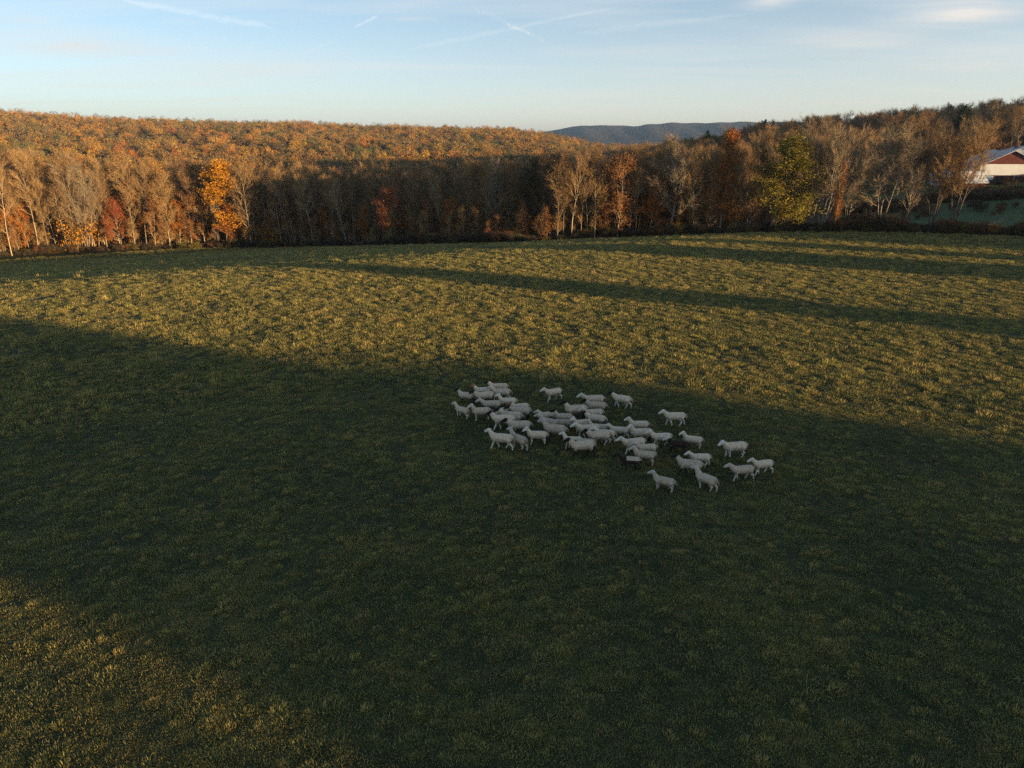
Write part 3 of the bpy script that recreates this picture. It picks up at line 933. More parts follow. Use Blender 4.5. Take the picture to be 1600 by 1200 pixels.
# local axes: -y looks toward the pasture, x to the right
barn = empty('barn', (bp_[0], bp_[1], gz(*bp_) - .1), -az_b + .38)
tag(barn, 'red and white barn with a pale metal roof at the right edge', 'barn')
prism('wall', barn, 'barn_red', [-7.5, 7.5, 7.5, 0, -7.5], [-1.5, -1.5, 4.4, 8.2, 4.4], 0, 17)
box_part('side_wall', barn, 'white_wall', -7.56, -7.502, .1, 16.9, -1.4, 4.38)
box_part('white_band', barn, 'white_wall', -7.45, 7.45, -.06, -.003, 2.1, 4.9)
slab_roof(barn, 7.5, 4.4, 8.2, 0, 17)
wd_ = box_part('window', barn, 'trim', -5.6, -3.9, -.07, -.004, .9, 2.0)
box_part('pane', wd_, 'white_wall', -5.45, -4.05, -.09, -.074, 1.02, 1.88)
dr_ = box_part('door', barn, 'dark_open', -3.1, -1.2, -.05, -.004, -.6, 2.3)
for x_ in (1.0, 4.0):
    w2 = box_part('window', barn, 'trim', x_, x_ + 1.3, -.07, -.004, .9, 2.0)
    box_part('pane', w2, 'glass', x_ + .12, x_ + 1.18, -.09, -.074, 1.02, 1.88)

sx, sy = px_dir(1606); RH = 268.
hp = (sx * RH, sy * RH)
house = empty('farmhouse', (hp[0], hp[1], gz(*hp) - .1), -math.atan2(sx, sy) + .25)
tag(house, 'white farmhouse with small dark windows rising behind the barn roof', 'house')
prism('wall', house, 'white_wall', [-5, 5, 5, 0, -5], [-1.5, -1.5, 3.6, 5.6, 3.6], 0, 13)
slab_roof(house, 5, 3.6, 5.6, 0, 13, 'metal_roof', .4)
for x_ in (-3.6, -.6, 2.4):
    for z_ in (1.5,):
        w2 = box_part('window', house, 'trim', x_, x_ + 1.2, -.06, -.003, z_, z_ + 1.6)
        box_part('pane', w2, 'glass', x_ + .12, x_ + 1.08, -.085, -.064, z_ + .12, z_ + 1.48)
box_part('chimney', house, 'barn_red', -1.9, -1.2, 5, 5.7, 4.2, 6.7)

def shed(px, rr_, rot, hw, dp, eave, ridge, label, wallm):
    sx, sy = px_dir(px); q = (sx * rr_, sy * rr_)
    o = empty('shed', (q[0], q[1], gz(*q) - .1), -math.atan2(sx, sy) + rot)
    tag(o, label, 'shed')
    prism('wall', o, wallm, [-hw, hw, hw, 0, -hw], [-1.2, -1.2, eave, ridge, eave], 0, dp)
    slab_roof(o, hw, eave, ridge, 0, dp, 'metal_roof', .35)
    d_ = box_part('door', o, 'dark_open', -.9, .9, -.05, -.004, -.4, 2.2)
    return o
shed(1508, 224, -.9, 2.8, 6, 2.8, 5.2, 'red shed with a broad white metal roof slope left of the barn', 'barn_red')
shed(1488, 236, .5, 2.2, 5, 2.6, 4.2, 'small white shed farthest left of the farm buildings', 'white_wall')

# ---- fallen limbs
def limb(px, back, label, seed, L_):
    rr = random.Random(seed); p = spot(px, back); b = MB()
    pts, rad = grow(rr, Vector((0, 0, .1)), Vector((.8, .2, .45)), L_, .11, .03, 7, .12, -.03)
    b.tube(pts, rad, 6)
    o = empty('fallen_limb', p, rr.uniform(-.3, .3)); tag(o, label, 'branch')
    link('trunk', b.mesh('fallen_limb', [M['bark_pale']]), o)
    t = MB()
    for k in range(7):
        q, d_ = at(pts, .3 + .09 * k)
        bp2, br2 = grow(rr, q, side(rr, d_, R(40)) + Vector((0, 0, .4)), L_ * .3, .04, .012, 4, .15, .05)
        t.tube(bp2, br2, 4, cap=False)
    link('twigs', t.mesh('fallen_limb_twigs', [M['bark_pale']]), o)
limb(1560, 7, 'pale fallen limb lying on the green lawn under the barn', 3, 8.)
limb(1343, 8, 'pale bent limb lying over the lawn right of the tallest bare tree', 4, 8.)

# ---- vapour trails, long tubes of thin ice cloud 1500 m up
def trail_mat(op):
    m, nt, b = new_mat('vapour')
    nt.nodes.remove(b)
    d_ = nt.nodes.new('ShaderNodeBsdfDiffuse'); d_.inputs['Color'].default_value = (.9, .9, .9, 1)
    t_ = nt.nodes.new('ShaderNodeBsdfTranslucent'); t_.inputs['Color'].default_value = (.9, .9, .9, 1)
    a_ = nt.nodes.new('ShaderNodeAddShader')
    nt.links.new(d_.outputs[0], a_.inputs[0]); nt.links.new(t_.outputs[0], a_.inputs[1])
    tr = nt.nodes.new('ShaderNodeBsdfTransparent')
    mx = nt.nodes.new('ShaderNodeMixShader')
    lw = nt.nodes.new('ShaderNodeLayerWeight'); lw.inputs['Blend'].default_value = .5
    n = noise(nt, .006, 5, .6)
    inv = nt.nodes.new('ShaderNodeMath'); inv.operation = 'SUBTRACT'; inv.inputs[0].default_value = 1
    nt.links.new(lw.outputs['Facing'], inv.inputs[1])
    pw = nt.nodes.new('ShaderNodeMath'); pw.operation = 'POWER'; pw.inputs[1].default_value = 1.6
    nt.links.new(inv.outputs[0], pw.inputs[0])
    ml = nt.nodes.new('ShaderNodeMath'); ml.operation = 'MULTIPLY'; nt.links.new(pw.outputs[0], ml.inputs[0])
    nt.links.new(ramp(nt, [(.3, (op * .35,) * 3), (.7, (op,) * 3)], n), ml.inputs[1])
    nt.links.new(ml.outputs[0], mx.inputs[0])
    nt.links.new(tr.outputs[0], mx.inputs[1]); nt.links.new(a_.outputs[0], mx.inputs[2])
    nt.links.new(mx.outputs[0], nt.nodes['Material Output'].inputs['Surface'])
    return m
def trail(p0, p1, w0, w1, op, label, alt=1500.):
    a = ray(*p0); b = ray(*p1)
    A_ = Vector(a * (alt / a[2])); B_ = Vector(b * (alt / b[2]))
    n = 24; pts = []; rad = []
    rr = random.Random(int(p0[0]))
    for i in range(n + 1):
        t = i / n
        q = A_.lerp(B_, t)
        pxw = w0 + (w1 - w0) * t
        e_ = min(1, 6 * t + .05, 6 * (1 - t) + .05)
        pts.append(q + Vector((0, 0, rr.gauss(0, .12) * pxw * q.length / F)))
        rad.append(max(2., pxw * .5 * q.length / F * e_))
    m_ = MB(); m_.tube(pts, rad, 12)
    tag(link('vapour_trail', m_.mesh('vapour_trail', [trail_mat(op)], smooth=True)), label, 'vapour trail', 'vapour trails in the sky')
trail((552, 41), (591, 22), 3, 5, .2, 'short bright vapour trail high in the blue left of centre')
trail((640, 76), (968, 8), 10, 5, .045, 'long faint vapour trail slanting up to the right at the centre')
trail((735, 6), (862, 67), 7, 8, .032, 'broad vapour trail falling to the right, crossing the long faint one')
trail((788, 34), (832, 53), 5, 5, .07, 'brightest piece of vapour trail where two trails cross')
trail((180, -4), (430, 42), 9, 10, .022, 'faint vapour trail falling to the right at the upper left')
trail((470, 84), (525, 60), 4, 4, .06, 'tiny faint vapour trail low in the sky left of centre')
trail((900, 50), (1180, 18), 12, 6, .028, 'wide faint vapour trail rising to the right of centre')

# ---- the evening air
hz_ = MB(); hz_.box(-6200, 6200, -6200, 6200, -18, 130)
m_ = bpy.data.materials.new('air'); m_.use_nodes = True
for n_ in list(m_.node_tree.nodes):
    if n_.type != 'OUTPUT_MATERIAL': m_.node_tree.nodes.remove(n_)
pv = m_.node_tree.nodes.new('ShaderNodeVolumePrincipled')
pv.inputs['Color'].default_value = (.74, .88, 1.0, 1)
pv.inputs['Density'].default_value = 1.4e-4
pv.inputs['Anisotropy'].default_value = 0.8
m_.node_tree.links.new(pv.outputs[0], m_.node_tree.nodes['Material Output'].inputs['Volume'])
tag(link('haze', hz_.mesh('haze', [m_])), 'thin bluish evening haze over the whole valley', None, None, 'stuff')

# ------------------------------------------------------------------ grass
def grass_mat():
    m, nt, b = new_mat('grass_blade')
    n1_ = noise(nt, .16, 4, .6); n2_ = noise(nt, 1.3, 3, .6)
    green = ramp(nt, [(.3, (.052, .068, .042)), (.5, (.08, .098, .054)), (.7, (.13, .135, .06))], n2_)
    dry = ramp(nt, [(0, (.34, .30, .08)), (.5, (.44, .355, .10)), (1, (.48, .34, .12))], orand(nt))
    a = attr(nt, 'tone')
    mth = nt.nodes.new('ShaderNodeMath'); mth.operation = 'MULTIPLY_ADD'; mth.inputs[1].default_value = .8
    nt.links.new(n1_, mth.inputs[0]); mth.inputs[2].default_value = -.62
    gp = nt.nodes.new('ShaderNodeNewGeometry'); mpp = nt.nodes.new('ShaderNodeMapping')
    mpp.inputs['Rotation'].default_value = (0, 0, R(-24)); mpp.inputs['Scale'].default_value = (.035, .55, .1)
    nt.links.new(gp.outputs['Position'], mpp.inputs['Vector'])
    n3_ = noise(nt, 1.0, 4, .55, mpp.outputs[0])        # old mowing swaths
    sw = nt.nodes.new('ShaderNodeMath'); sw.operation = 'MULTIPLY_ADD'; sw.inputs[1].default_value = .32
    nt.links.new(n3_, sw.inputs[0]); nt.links.new(mth.outputs[0], sw.inputs[2]); mth = sw
    om = nt.nodes.new('ShaderNodeMath'); om.operation = 'MULTIPLY_ADD'; om.inputs[1].default_value = .2
    nt.links.new(orand(nt), om.inputs[0]); nt.links.new(mth.outputs[0], om.inputs[2])
    mth = om
    ad = nt.nodes.new('ShaderNodeMath'); ad.operation = 'ADD'; nt.links.new(a, ad.inputs[0]); nt.links.new(mth.outputs[0], ad.inputs[1])
    f_ = ramp(nt, [(.28, (0, 0, 0)), (.82, (1, 1, 1))], ad.outputs[0])
    c = mixrgb(nt, green, dry, f_)
    nt.links.new(c, b.inputs['Base Color'])
    t = nt.nodes.new('ShaderNodeBsdfTranslucent'); nt.links.new(c, t.inputs['Color'])
    mx = nt.nodes.new('ShaderNodeMixShader'); mx.inputs[0].default_value = .2
    nt.links.new(b.outputs[0], mx.inputs[1]); nt.links.new(t.outputs[0], mx.inputs[2])
    nt.links.new(mx.outputs[0], nt.nodes['Material Output'].inputs['Surface'])
    return m
M['grass'] = grass_mat()

def tuft(seed, n, rad, h0, h1, dry):
    rr = random.Random(seed); b = MB()
    for i in range(n):
        a = rr.uniform(0, 6.283); q = rad * math.sqrt(rr.random())
        p = Vector((q * math.cos(a), q * math.sin(a), -.02))
        h = rr.uniform(h0, h1) * (1.15 - .5 * q / rad)
        ln = rr.uniform(.1, .75)
        a2 = a + rr.gauss(0, .9)
        d = Vector((math.cos(a2) * ln, math.sin(a2) * ln, 1)).normalized()
        sd = Vector((-math.sin(a2 + rr.gauss(0, .7)), math.cos(a2), 0)).normalized() * rr.uniform(.0045, .009)
        m_ = p + d * h * .6
        e = p + d * h + Vector((math.cos(a2), math.sin(a2), -.5)) * h * .28 * ln
        t = min(1, max(0, rr.gauss(dry, .25)))
        b._add([tuple(p - sd), tuple(p + sd), tuple(m_ + sd * .8), tuple(m_ - sd * .8), tuple(e)], [(0, 1, 2, 3), (3, 2, 4)], 0, t)
    return b.mesh('tuft', [M['grass']], 'tone')
TUFTS = [tuft(1, 190, .36, .05, .15, .45), tuft(2, 130, .26, .06, .19, .6), tuft(3, 230, .50, .035, .11, .42), tuft(4, 80, .16, .08, .22, .7), tuft(5, 280, .62, .03, .09, .38)]
P_, S_, I_ = [], [], []
for r0, r1, dens in ((8, 25, 18.), (25, 45, 12.5), (45, 70, 7.), (70, 100, 5.), (100, 200, 3.4)):
    area = R(100) / 2 * (r1 * r1 - r0 * r0)
    n = int(area * dens)
    az = NR.uniform(-50, 50, n); r_ = np.sqrt(NR.uniform(r0 * r0, r1 * r1, n))
    er = np.interp(az, E_AZ, E_R)
    k = r_ < er
    az, r_ = az[k], r_[k]
    x = r_ * np.sin(np.radians(az)); y = r_ * np.cos(np.radians(az)); z = terrain(x, y)
    n = len(x)
    P_.append(np.stack([x, y, z], -1))
    # patchy growth: taller where the sward is rank
    g_ = .5 + .3 * np.sin(x * .9 + 1.7 * np.sin(y * .55)) * np.cos(y * .8 + 1.3 * np.sin(x * .6)) + .2 * np.sin(x * 2.3 + 2 * np.sin(y * 1.9)) * np.sin(y * 2.6 + np.cos(x * 1.4))
    far_ = r0 >= 45
    s = np.clip(NR.lognormal(-.08, .30 if far_ else .16, n), .5, 2.0) * (.75 + .45 * g_) * (1 + .25 * (r0 > 40) + .25 * (r0 > 90))
    S_.append(np.stack([s * NR.uniform(.9, 1.3, n), s * NR.uniform(.9, 1.3, n), s * NR.uniform(.7, 1.1, n) * (1.2 if far_ else .92)], -1))
    I_.append(NR.choice(5, n, p=[.32, .30, .14, .12, .12] if far_ else [.22, .10, .30, .03, .35]))
P_ = np.concatenate(P_); S_ = np.concatenate(S_); I_ = np.concatenate(I_)
print('tufts', len(P_))
scatter('grass', P_.tolist(), rot_z(len(P_), NR), S_, I_, TUFTS, 'rough short pasture grass in green and dry golden tufts')

# ------------------------------------------------------------------ sheep
def fleece_mat(name, c1, c2, spot_c, amt, dirt=None):
    m, nt, b = new_mat(name)
    tcn = nt.nodes.new('ShaderNodeTexCoord'); oi = nt.nodes.new('ShaderNodeObjectInfo')
    va = nt.nodes.new('ShaderNodeVectorMath'); va.operation = 'ADD'
    nt.links.new(tcn.outputs['Object'], va.inputs[0])
    sc_ = nt.nodes.new('ShaderNodeVectorMath'); sc_.operation = 'SCALE'; sc_.inputs['Scale'].default_value = 37
    cb = nt.nodes.new('ShaderNodeCombineXYZ'); nt.links.new(oi.outputs['Random'], cb.inputs[0]); nt.links.new(cb.outputs[0], sc_.inputs[0])
    nt.links.new(sc_.outputs[0], va.inputs[1])
    n = noise(nt, 9, 6, .65, va.outputs[0]); n2 = noise(nt, 30, 3, .6, va.outputs[0])
    c = ramp(nt, [(.35, c1), (.65, c2)], n)
    c = mixrgb(nt, c, spot_c, ramp(nt, [(.60, (0, 0, 0)), (.72, (amt, amt, amt))], n2))
    if dirt:                                          # mud and stain on belly and breech
        sp_ = nt.nodes.new('ShaderNodeSeparateXYZ'); nt.links.new(tcn.outputs['Object'], sp_.inputs[0])
        lo = nt.nodes.new('ShaderNodeMapRange'); lo.inputs['From Min'].default_value = .58; lo.inputs['From Max'].default_value = .34
        nt.links.new(sp_.outputs['Z'], lo.inputs['Value'])
        re_ = nt.nodes.new('ShaderNodeMapRange'); re_.inputs['From Min'].default_value = -.40; re_.inputs['From Max'].default_value = -.62
        nt.links.new(sp_.outputs['X'], re_.inputs['Value'])
        mx_ = nt.nodes.new('ShaderNodeMath'); mx_.operation = 'MAXIMUM'; nt.links.new(lo.outputs[0], mx_.inputs[0]); nt.links.new(re_.outputs[0], mx_.inputs[1])
        nn = nt.nodes.new('ShaderNodeMath'); nn.operation = 'MULTIPLY'; nt.links.new(mx_.outputs[0], nn.inputs[0])
        nt.links.new(ramp(nt, [(.3, (.25, .25, .25)), (.6, (1, 1, 1))], n), nn.inputs[1])
        c = mixrgb(nt, c, dirt, nn.outputs[0])
    hs = nt.nodes.new('ShaderNodeHueSaturation'); nt.links.new(c, hs.inputs['Color'])
    mr = nt.nodes.new('ShaderNodeMapRange'); mr.inputs['To Min'].default_value = .74; mr.inputs['To Max'].default_value = 1.12
    nt.links.new(oi.outputs['Random'], mr.inputs['Value']); nt.links.new(mr.outputs[0], hs.inputs['Value'])
    nt.links.new(hs.outputs[0], b.inputs['Base Color'])
    bp = nt.nodes.new('ShaderNodeBump'); bp.inputs['Strength'].default_value = .6; bp.inputs['Distance'].default_value = .02
    nt.links.new(n2, bp.inputs['Height']); nt.links.new(bp.outputs[0], b.inputs['Normal'])
    b.inputs['Sheen Weight'].default_value = .15
    return m
M['fleece'] = fleece_mat('fleece', (.60, .45, .325), (.74, .57, .42), (.13, .10, .08), .8, (.20, .135, .095))
M['white_hair'] = fleece_mat('white_hair', (.62, .52, .42), (.70, .60, .50), (.3, .24, .18), .4)
M['black_hair'] = fleece_mat('black_hair', (.012, .010, .009), (.02, .017, .015), (.03, .025, .02), .5)
M['brown_fleece'] = fleece_mat('brown_fleece', (.028, .016, .013), (.045, .024, .018), (.02, .013, .011), .6)
M['tan_hair'] = fleece_mat('tan_hair', (.22, .11, .05), (.30, .16, .08), (.15, .08, .04), .5)

def capsule_dist(P, a, b):
    ab = b - a; t = np.clip(((P - a) @ ab) / max(1e-9, ab @ ab), 0, 1)
    return np.linalg.norm(P - (a + t[:, None] * ab), axis=1)

def make_sheep(name, phase, head='up', yaw=0.0, saddle=False):
    """one continuous body, nose toward +X, hooves at z = 0; phase sets the stride"""
    import bmesh
    bm = bmesh.new()
    def ball(c, r, s=(1, 1, 1), rot=None):
        mt = Matrix.Translation(c) @ (rot if rot else Matrix()) @ Matrix.Diagonal((r * s[0], r * s[1], r * s[2], 1))
        bmesh.ops.create_icosphere(bm, subdivisions=2, radius=1, matrix=mt)
    def chain(pts, rad, step=.4, s=(1, 1, 1)):
        for i in range(len(pts) - 1):
            a, b = Vector(pts[i]), Vector(pts[i + 1]); L_ = (b - a).length
            n_ = max(2, int(L_ / (min(rad[i], rad[i + 1]) * step)) + 1)
            for k in range(n_ + 1):
                t = k / n_
                ball(a.lerp(b, t), rad[i] + (rad[i + 1] - rad[i]) * t, s)
    # trunk: deep chest, level back, rounded rump
    chain([(-.44, 0, .585), (-.36, 0, .575), (-.12, 0, .545), (.12, 0, .545), (.30, 0, .56), (.40, 0, .575)],
          [.165, .208, .235, .237, .21, .168], .35, (1, .84, .98))
    # neck and head
    cy, sy_ = math.cos(yaw), math.sin(yaw)
    def nk(x, z, base=.42):                          # bend sideways about the shoulder
        dx_ = x - base
        return (base + dx_ * cy, dx_ * sy_, z)
    H_ = {'up': ((.40, .64), (.52, .82), (.59, .95), (.74, .89), (.83, .835)),
          'forward': ((.42, .62), (.57, .755), (.67, .845), (.82, .78), (.905, .73)),
          'low': ((.42, .60), (.58, .62), (.69, .61), (.81, .53), (.88, .47))}[head]
    N_ = [nk(*h) for h in H_]
    chain(N_[:3], [.165, .115, .10], .35, (1, .9, 1))
    chain(N_[2:], [.108, .078, .056], .35, (1, .88, 1))
    hv = Vector(N_[2])
    sv = Vector((-sy_, cy, 0)); fv = Vector((cy, sy_, 0))
    for sd in (-1, 1):
        a = hv + sv * sd * .07 + Vector((0, 0, .045)) - fv * .02
        for k in range(4):
            ball(a + sv * sd * .034 * k - Vector((0, 0, .008 * k)), .030 - .003 * k, (1.0, 1.0, .75))
    # legs
    legs = []
    for i, (x, sd, hind) in enumerate(((.31, -1, 0), (.31, 1, 0), (-.36, -1, 1), (-.36, 1, 1))):
        ph = phase + (math.pi if (i in (1, 2)) else 0)
        sw = .17 * math.sin(ph) if phase is not None else 0
        lift = .06 * max(0, math.cos(ph))
        y = .105 * sd
        if not hind:
            pts = [(x, y, .50), (x + sw * .45, y, .30 + lift * .3), (x + sw * .95 - lift * .5, y, .10 + lift), (x + sw + .02 - lift * .6, y, .028 + lift)]
            rad = [.105, .054, .037, .038]
        else:
            pts = [(x, y, .52), (x + .05 + sw * .3, y, .38), (x - .085 + sw * .65, y, .245 + lift * .4), (x - .05 + sw * 1.0 - lift * .4, y, .09 + lift), (x - .03 + sw * 1.05 - lift * .4, y, .028 + lift)]
            rad = [.145, .088, .048, .037, .038]
        chain(pts, rad, .45)
        legs.append((pts, hind))
    # tail
    chain([(-.585, 0, .63), (-.64, 0, .55), (-.645, 0, .44)], [.045, .04, .03], .5)
    me0 = bpy.data.meshes.new('tmp'); bm.to_mesh(me0); bm.free()
    ob = bpy.data.objects.new('tmp', me0); COL.objects.link(ob)
    md = ob.modifiers.new('r', 'REMESH'); md.mode = 'VOXEL'; md.voxel_size = .019
    ms = ob.modifiers.new('s', 'SMOOTH'); ms.factor = .5; ms.iterations = 4
    dg = bpy.context.evaluated_depsgraph_get()
    me = bpy.data.meshes.new_from_object(ob.evaluated_get(dg))
    me.name = name
    bpy.data.objects.remove(ob); bpy.data.meshes.remove(me0)
    from mathutils import noise as mn
    for v in me.vertices:                             # lumpy fleece on the trunk
        if v.co.z > .36 and v.co.x < .5:
            k_ = min(1, (v.co.z - .36) / .08) * min(1, (.5 - v.co.x) / .1)
            a_ = mn.noise(v.co * 11 + Vector((len(name) + phase * 3, 0, 0))) * .012 + mn.noise(v.co * 26) * .008
            v.co += v.normal * a_ * k_
    nP = len(me.polygons)
    C = np.empty(nP * 3); me.polygons.foreach_get('center', C); C = C.reshape(-1, 3)
    head_d = np.minimum(capsule_dist(C, np.array(N_[2]), np.array(N_[3])), capsule_dist(C, np.array(N_[3]), np.array(N_[4])))
    neck_d = capsule_dist(C, np.array(N_[0]), np.array(N_[1]))
    body_d = capsule_dist(C, np.array([-.42, 0, .58]), np.array([.38, 0, .58]))
    mi = np.zeros(nP, int)
    earm = np.linalg.norm(C - np.array(hv), axis=1) < .21
    isface = (head_d < .115) & (neck_d > .13)
    ears = earm & (np.abs((C - np.array(hv)) @ np.array(sv)) > .075) & (C[:, 2] > hv.z)
    mi[isface | ears] = 1
    for pts, hind in legs:
        lim = .36 if not hind else .37
        q = np.array([p for p in pts])
        dmin = np.min([capsule_dist(C, q[i], q[i + 1]) for i in range(len(q) - 1)], axis=0)
        mi[(dmin < .075) & (C[:, 2] < lim) & (body_d > .2)] = 2
    if saddle:
        mi[(mi == 0) & (C[:, 2] > .60) & (C[:, 0] < .20) & (np.abs(C[:, 1]) < .2)] = 3
    for k in range(4): me.materials.append(None)
    me.polygons.foreach_set('material_index', mi.tolist())
    me.polygons.foreach_set('use_smooth', [True] * nP)
    me.update()
    return me

POSE = {
 'a': make_sheep('sheep_a', .6, 'up', .0), 'b': make_sheep('sheep_b', 2.2, 'forward', .12), 'c': make_sheep('sheep_c', 3.9, 'up', -.25),
 'd': make_sheep('sheep_d', 5.3, 'forward', -.2), 'e': make_sheep('sheep_e', 1.4, 'low', .1), 'f': make_sheep('sheep_f', 0.0, 'up', .45),
 'g': make_sheep('sheep_g', 4.6, 'forward', -.38), 'h': make_sheep('sheep_h', 2.9, 'forward', .3), 'i': make_sheep('sheep_i', 3.3, 'up', .2),
 's': make_sheep('sheep_s', 1.0, 'forward', .1, True)}
BREED = {'w': ('fleece', 'white_hair', 'white_hair', 'fleece'), 'k': ('fleece', 'black_hair', 'black_hair', 'fleece'), 'm': ('fleece', 'black_hair', 'white_hair', 'fleece'),
         't': ('fleece', 'tan_hair', 'white_hair', 'fleece'), 'n': ('brown_fleece', 'black_hair', 'black_hair', 'fleece'), 'v': ('brown_fleece', 'white_hair', 'black_hair', 'brown_fleece'),
         'g': ('fleece', 'white_hair', 'black_hair', 'fleece')}
SHEEP = [  # crop, chest, rump, pose, breed, label  (places read from the photo)
 (1, 165, 222, 290, 222, 'a', 'k', 'black-headed sheep at the far end of the flock, first of the rear row'),
 (1, 310, 180, 450, 180, 'a', 't', 'tan-faced sheep with pricked ears behind a black-faced one at the rear of the flock'),
 (1, 452, 150, 605, 148, 'a', 'm', 'dark-headed white sheep hindmost in the flock, half hidden by a big white one'),
 (1, 478, 200, 630, 200, 'f', 'w', 'big pale-faced sheep overlapping the hindmost dark-headed sheep'),
 (1, 315, 235, 475, 225, 'b', 'k', 'black-faced sheep covering the tan-faced sheep at the rear of the flock'),
 (1, 378, 310, 545, 305, 'b', 'g', 'white sheep in the middle of the leading bunch, head just above its back'),
 (1, 535, 280, 690, 280, 'c', 'g', 'white sheep right behind the big pale-faced one in the leading bunch'),
 (1, 140, 345, 245, 365, 'a', 'w', 'white sheep leading the whole flock, turned toward the camera side'),
 (1, 285, 385, 450, 380, 'f', 'w', 'white-faced sheep following straight behind the flock leader'),
 (1, 475, 390, 610, 362, 'e', 'k', 'white-bodied sheep with its head down behind the second sheep of the flock'),
 (1, 660, 332, 800, 325, 'b', 't', 'tan-faced sheep half hidden behind a black-legged sheep in the leading bunch'),
 (1, 645, 372, 820, 370, 'd', 'k', 'black-faced, black-legged sheep with the tan-faced one showing behind its back'),
 (1, 545, 418, 745, 435, 'b', 'k', 'black-faced sheep stepping between two others in the middle of the leading bunch'),
 (1, 482, 472, 670, 465, 'c', 'm', 'dark-eyed sheep with white ears, lowest but one of the black-faced trio'),
 (1, 625, 518, 815, 512, 'd', 'k', 'black-faced sheep in front of the black-faced trio, head low'),
 (1, 465, 625, 645, 640, 'f', 'w', 'white-legged sheep walking alone in front of the leading bunch, near side'),
 (1, 645, 610, 785, 660, 'a', 'w', 'white sheep seen from behind beside the white-legged near side walker'),
 (1, 800, 592, 970, 590, 'f', 'w', 'white sheep with head raised, third of the near side row'),
 (1, 975, 215, 1095, 195, 'f', 'w', 'lone white sheep trotting on the sunny far side, apart from the flock'),
 (1, 1320, 268, 1495, 268, 'd', 'w', 'white-faced sheep at the far side, its back above a dark-faced one'),
 (1, 1345, 322, 1520, 330, 'b', 'k', 'dark-faced sheep walking below the white-faced one on the far side'),
 (2, 110, 190, 255, 215, 'a', 'm', 'dark-nosed white sheep hurrying after the flock on the far side'),
 (1, 1150, 378, 1335, 372, 'a', 'k', 'black-headed sheep with black ears up, in the far middle of the flock'),
 (1, 915, 412, 1055, 395, 'c', 'w', 'white sheep at the front of the middle bunch, farther of the leading pair'),
 (1, 1050, 428, 1205, 430, 'a', 'k', 'black-faced sheep wedged between white backs in the middle bunch'),
 (1, 928, 462, 1075, 500, 'a', 'g', 'white sheep at the front of the middle bunch, nearer of the leading pair'),
 (1, 1060, 470, 1195, 475, 'e', 'k', 'white-backed sheep with its head hidden behind the nearer leader of the middle bunch'),
 (1, 1230, 487, 1365, 470, 'f', 'w', 'small white sheep facing forward in the centre of the middle bunch'),
 (1, 1330, 392, 1480, 395, 'd', 'w', 'pale sheep mostly hidden behind a dark-faced sheep in the middle bunch'),
 (1, 1345, 432, 1515, 445, 'b', 'k', 'dark-faced sheep covering the pale sheep in the middle bunch'),
 (1, 1385, 505, 1515, 512, 'c', 'w', 'white sheep behind the small forward facing one in the middle bunch'),
 (1, 1265, 560, 1450, 545, 'd', 'w', 'white-faced sheep stretching its neck out below the small forward facing one'),
 (1, 945, 548, 1155, 562, 'a', 'g', 'largest white sheep, broadside on, at the near side of the middle bunch'),
 (1, 1365, 602, 1550, 607, 'b', 'm', 'dark-faced sheep with white legs at the near side of the middle bunch'),
 (1, 1430, 575, 1600, 590, 'd', 'w', 'white sheep showing its rump just behind the dark-faced white-legged one'),
 (1, 1140, 640, 1295, 642, 'c', 'w', 'white sheep with raised head directly behind the black-faced near side sheep'),
 (1, 1270, 662, 1385, 668, 'e', 'k', 'grey-white back of a sheep hidden behind the black-faced near side sheep'),
 (1, 1208, 712, 1400, 708, 'b', 'k', 'black-faced, black-legged sheep with white ears on the near side of the middle bunch'),
 (2, 88, 465, 235, 465, 'f', 'w', 'white sheep with a bright face, between the middle bunch and the trailing bunch'),
 (2, 250, 422, 415, 422, 'a', 'g', 'long-necked white sheep looking up at the far side of the trailing bunch'),
 (2, 265, 508, 440, 508, 'f', 'g', 'white sheep right below the long-necked one in the trailing bunch'),
 (2, 570, 360, 740, 360, 'a', 'w', 'white sheep striding apart on the far side of the trailing bunch, legs spread'),
 (2, 455, 528, 615, 528, 'f', 'w', 'white sheep just ahead of the dark brown one'),
 (2, 610, 590, 770, 597, 'd', 'v', 'dark brown sheep with a white patched face'),
 (2, 745, 552, 885, 565, 'f', 'w', 'white sheep rising above the back of the dark brown one'),
 (2, 205, 607, 370, 578, 'd', 'w', 'white sheep reaching its head forward before the trailing pair'),
 (2, 320, 622, 485, 625, 'f', 'w', 'white sheep, farther of the pair behind the saddled brown one'),
 (2, 300, 682, 470, 705, 'a', 'w', 'white sheep, nearer of the pair, overlapping the saddled brown one'),
 (2, 170, 735, 340, 742, 's', 'n', 'reddish brown sheep with a white saddle on its back'),
 (2, 800, 712, 965, 705, 'd', 'w', 'white-faced sheep walking behind the black-faced speckled one'),
 (2, 690, 787, 890, 810, 'a', 'k', 'black-faced white sheep with speckled back near the tail of the flock'),
 (2, 470, 892, 650, 935, 'a', 'w', 'white sheep nearest to the camera, standing sideways'),
 (2, 850, 882, 1025, 932, 'a', 'w', 'white sheep seen from behind, overlapping the speckled black-faced one'),
 (2, 1100, 637, 1275, 630, 'd', 'w', 'white-faced sheep farthest back of the three stragglers at the tail'),
 (2, 1170, 827, 1345, 825, 'f', 'w', 'white sheep nearest of the three stragglers at the tail'),
 (2, 1375, 777, 1510, 770, 'f', 'w', 'white sheep last of all at the tail of the flock'),
]
CROP = {1: (690, 580, 5.926), 2: (940, 590, 5.714)}
ns = 0
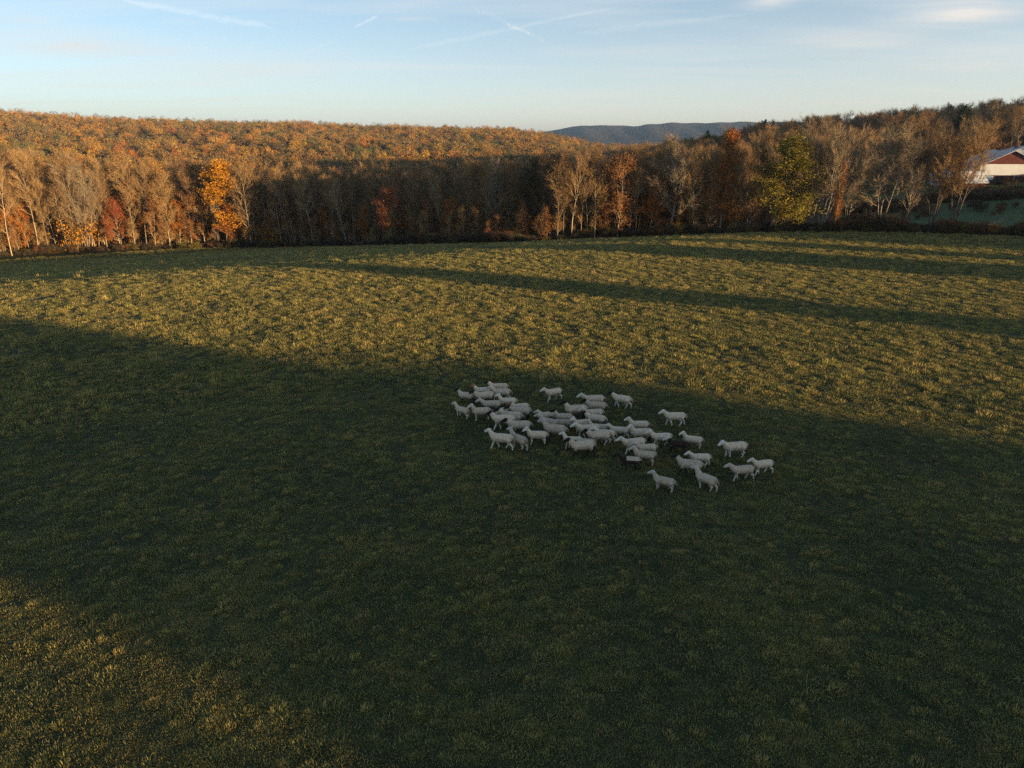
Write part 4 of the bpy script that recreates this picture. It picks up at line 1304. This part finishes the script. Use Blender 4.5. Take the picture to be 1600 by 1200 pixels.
for crop, x0, y0, x1, y1, ps, br, lb in SHEEP:
    ox, oy, sc = CROP[crop]
    A_ = hit(ox + x0 / sc, oy + y0 / sc, .56); B_ = hit(ox + x1 / sc, oy + y1 / sc, .56)
    dv = A_ - B_
    c = (A_ + B_) / 2
    rz = math.atan2(dv.y, dv.x)
    L_ = math.hypot(dv.x, dv.y)
    k = min(1.12, max(.88, L_ / .98 * rng.uniform(.91, 1.02)))
    if not any(w_ in lb for w_ in ('raised', 'looking up', 'ears up', 'pricked', 'from behind', 'facing forward', 'head just above')):
        ps = {'a': 'abgi'[ns % 4], 'f': 'fhdg'[ns % 4], 'c': 'cg'[ns % 2], 'd': 'dbh'[ns % 3], 'b': 'bdh'[ns % 3]}.get(ps, ps)
    ns += 1
    o = link('sheep', POSE[ps], None, (c.x, c.y, gz(c.x, c.y) + .01))
    for i, mk in enumerate(BREED[br]):
        o.material_slots[i].link = 'OBJECT'
        o.material_slots[i].material = M[mk]
    o.rotation_euler = (0, 0, rz)
    o.scale = (k, k * rng.uniform(.93, 1.07), k * rng.uniform(.95, 1.06))
    tag(o, lb, 'sheep', 'flock of sheep crossing the pasture')
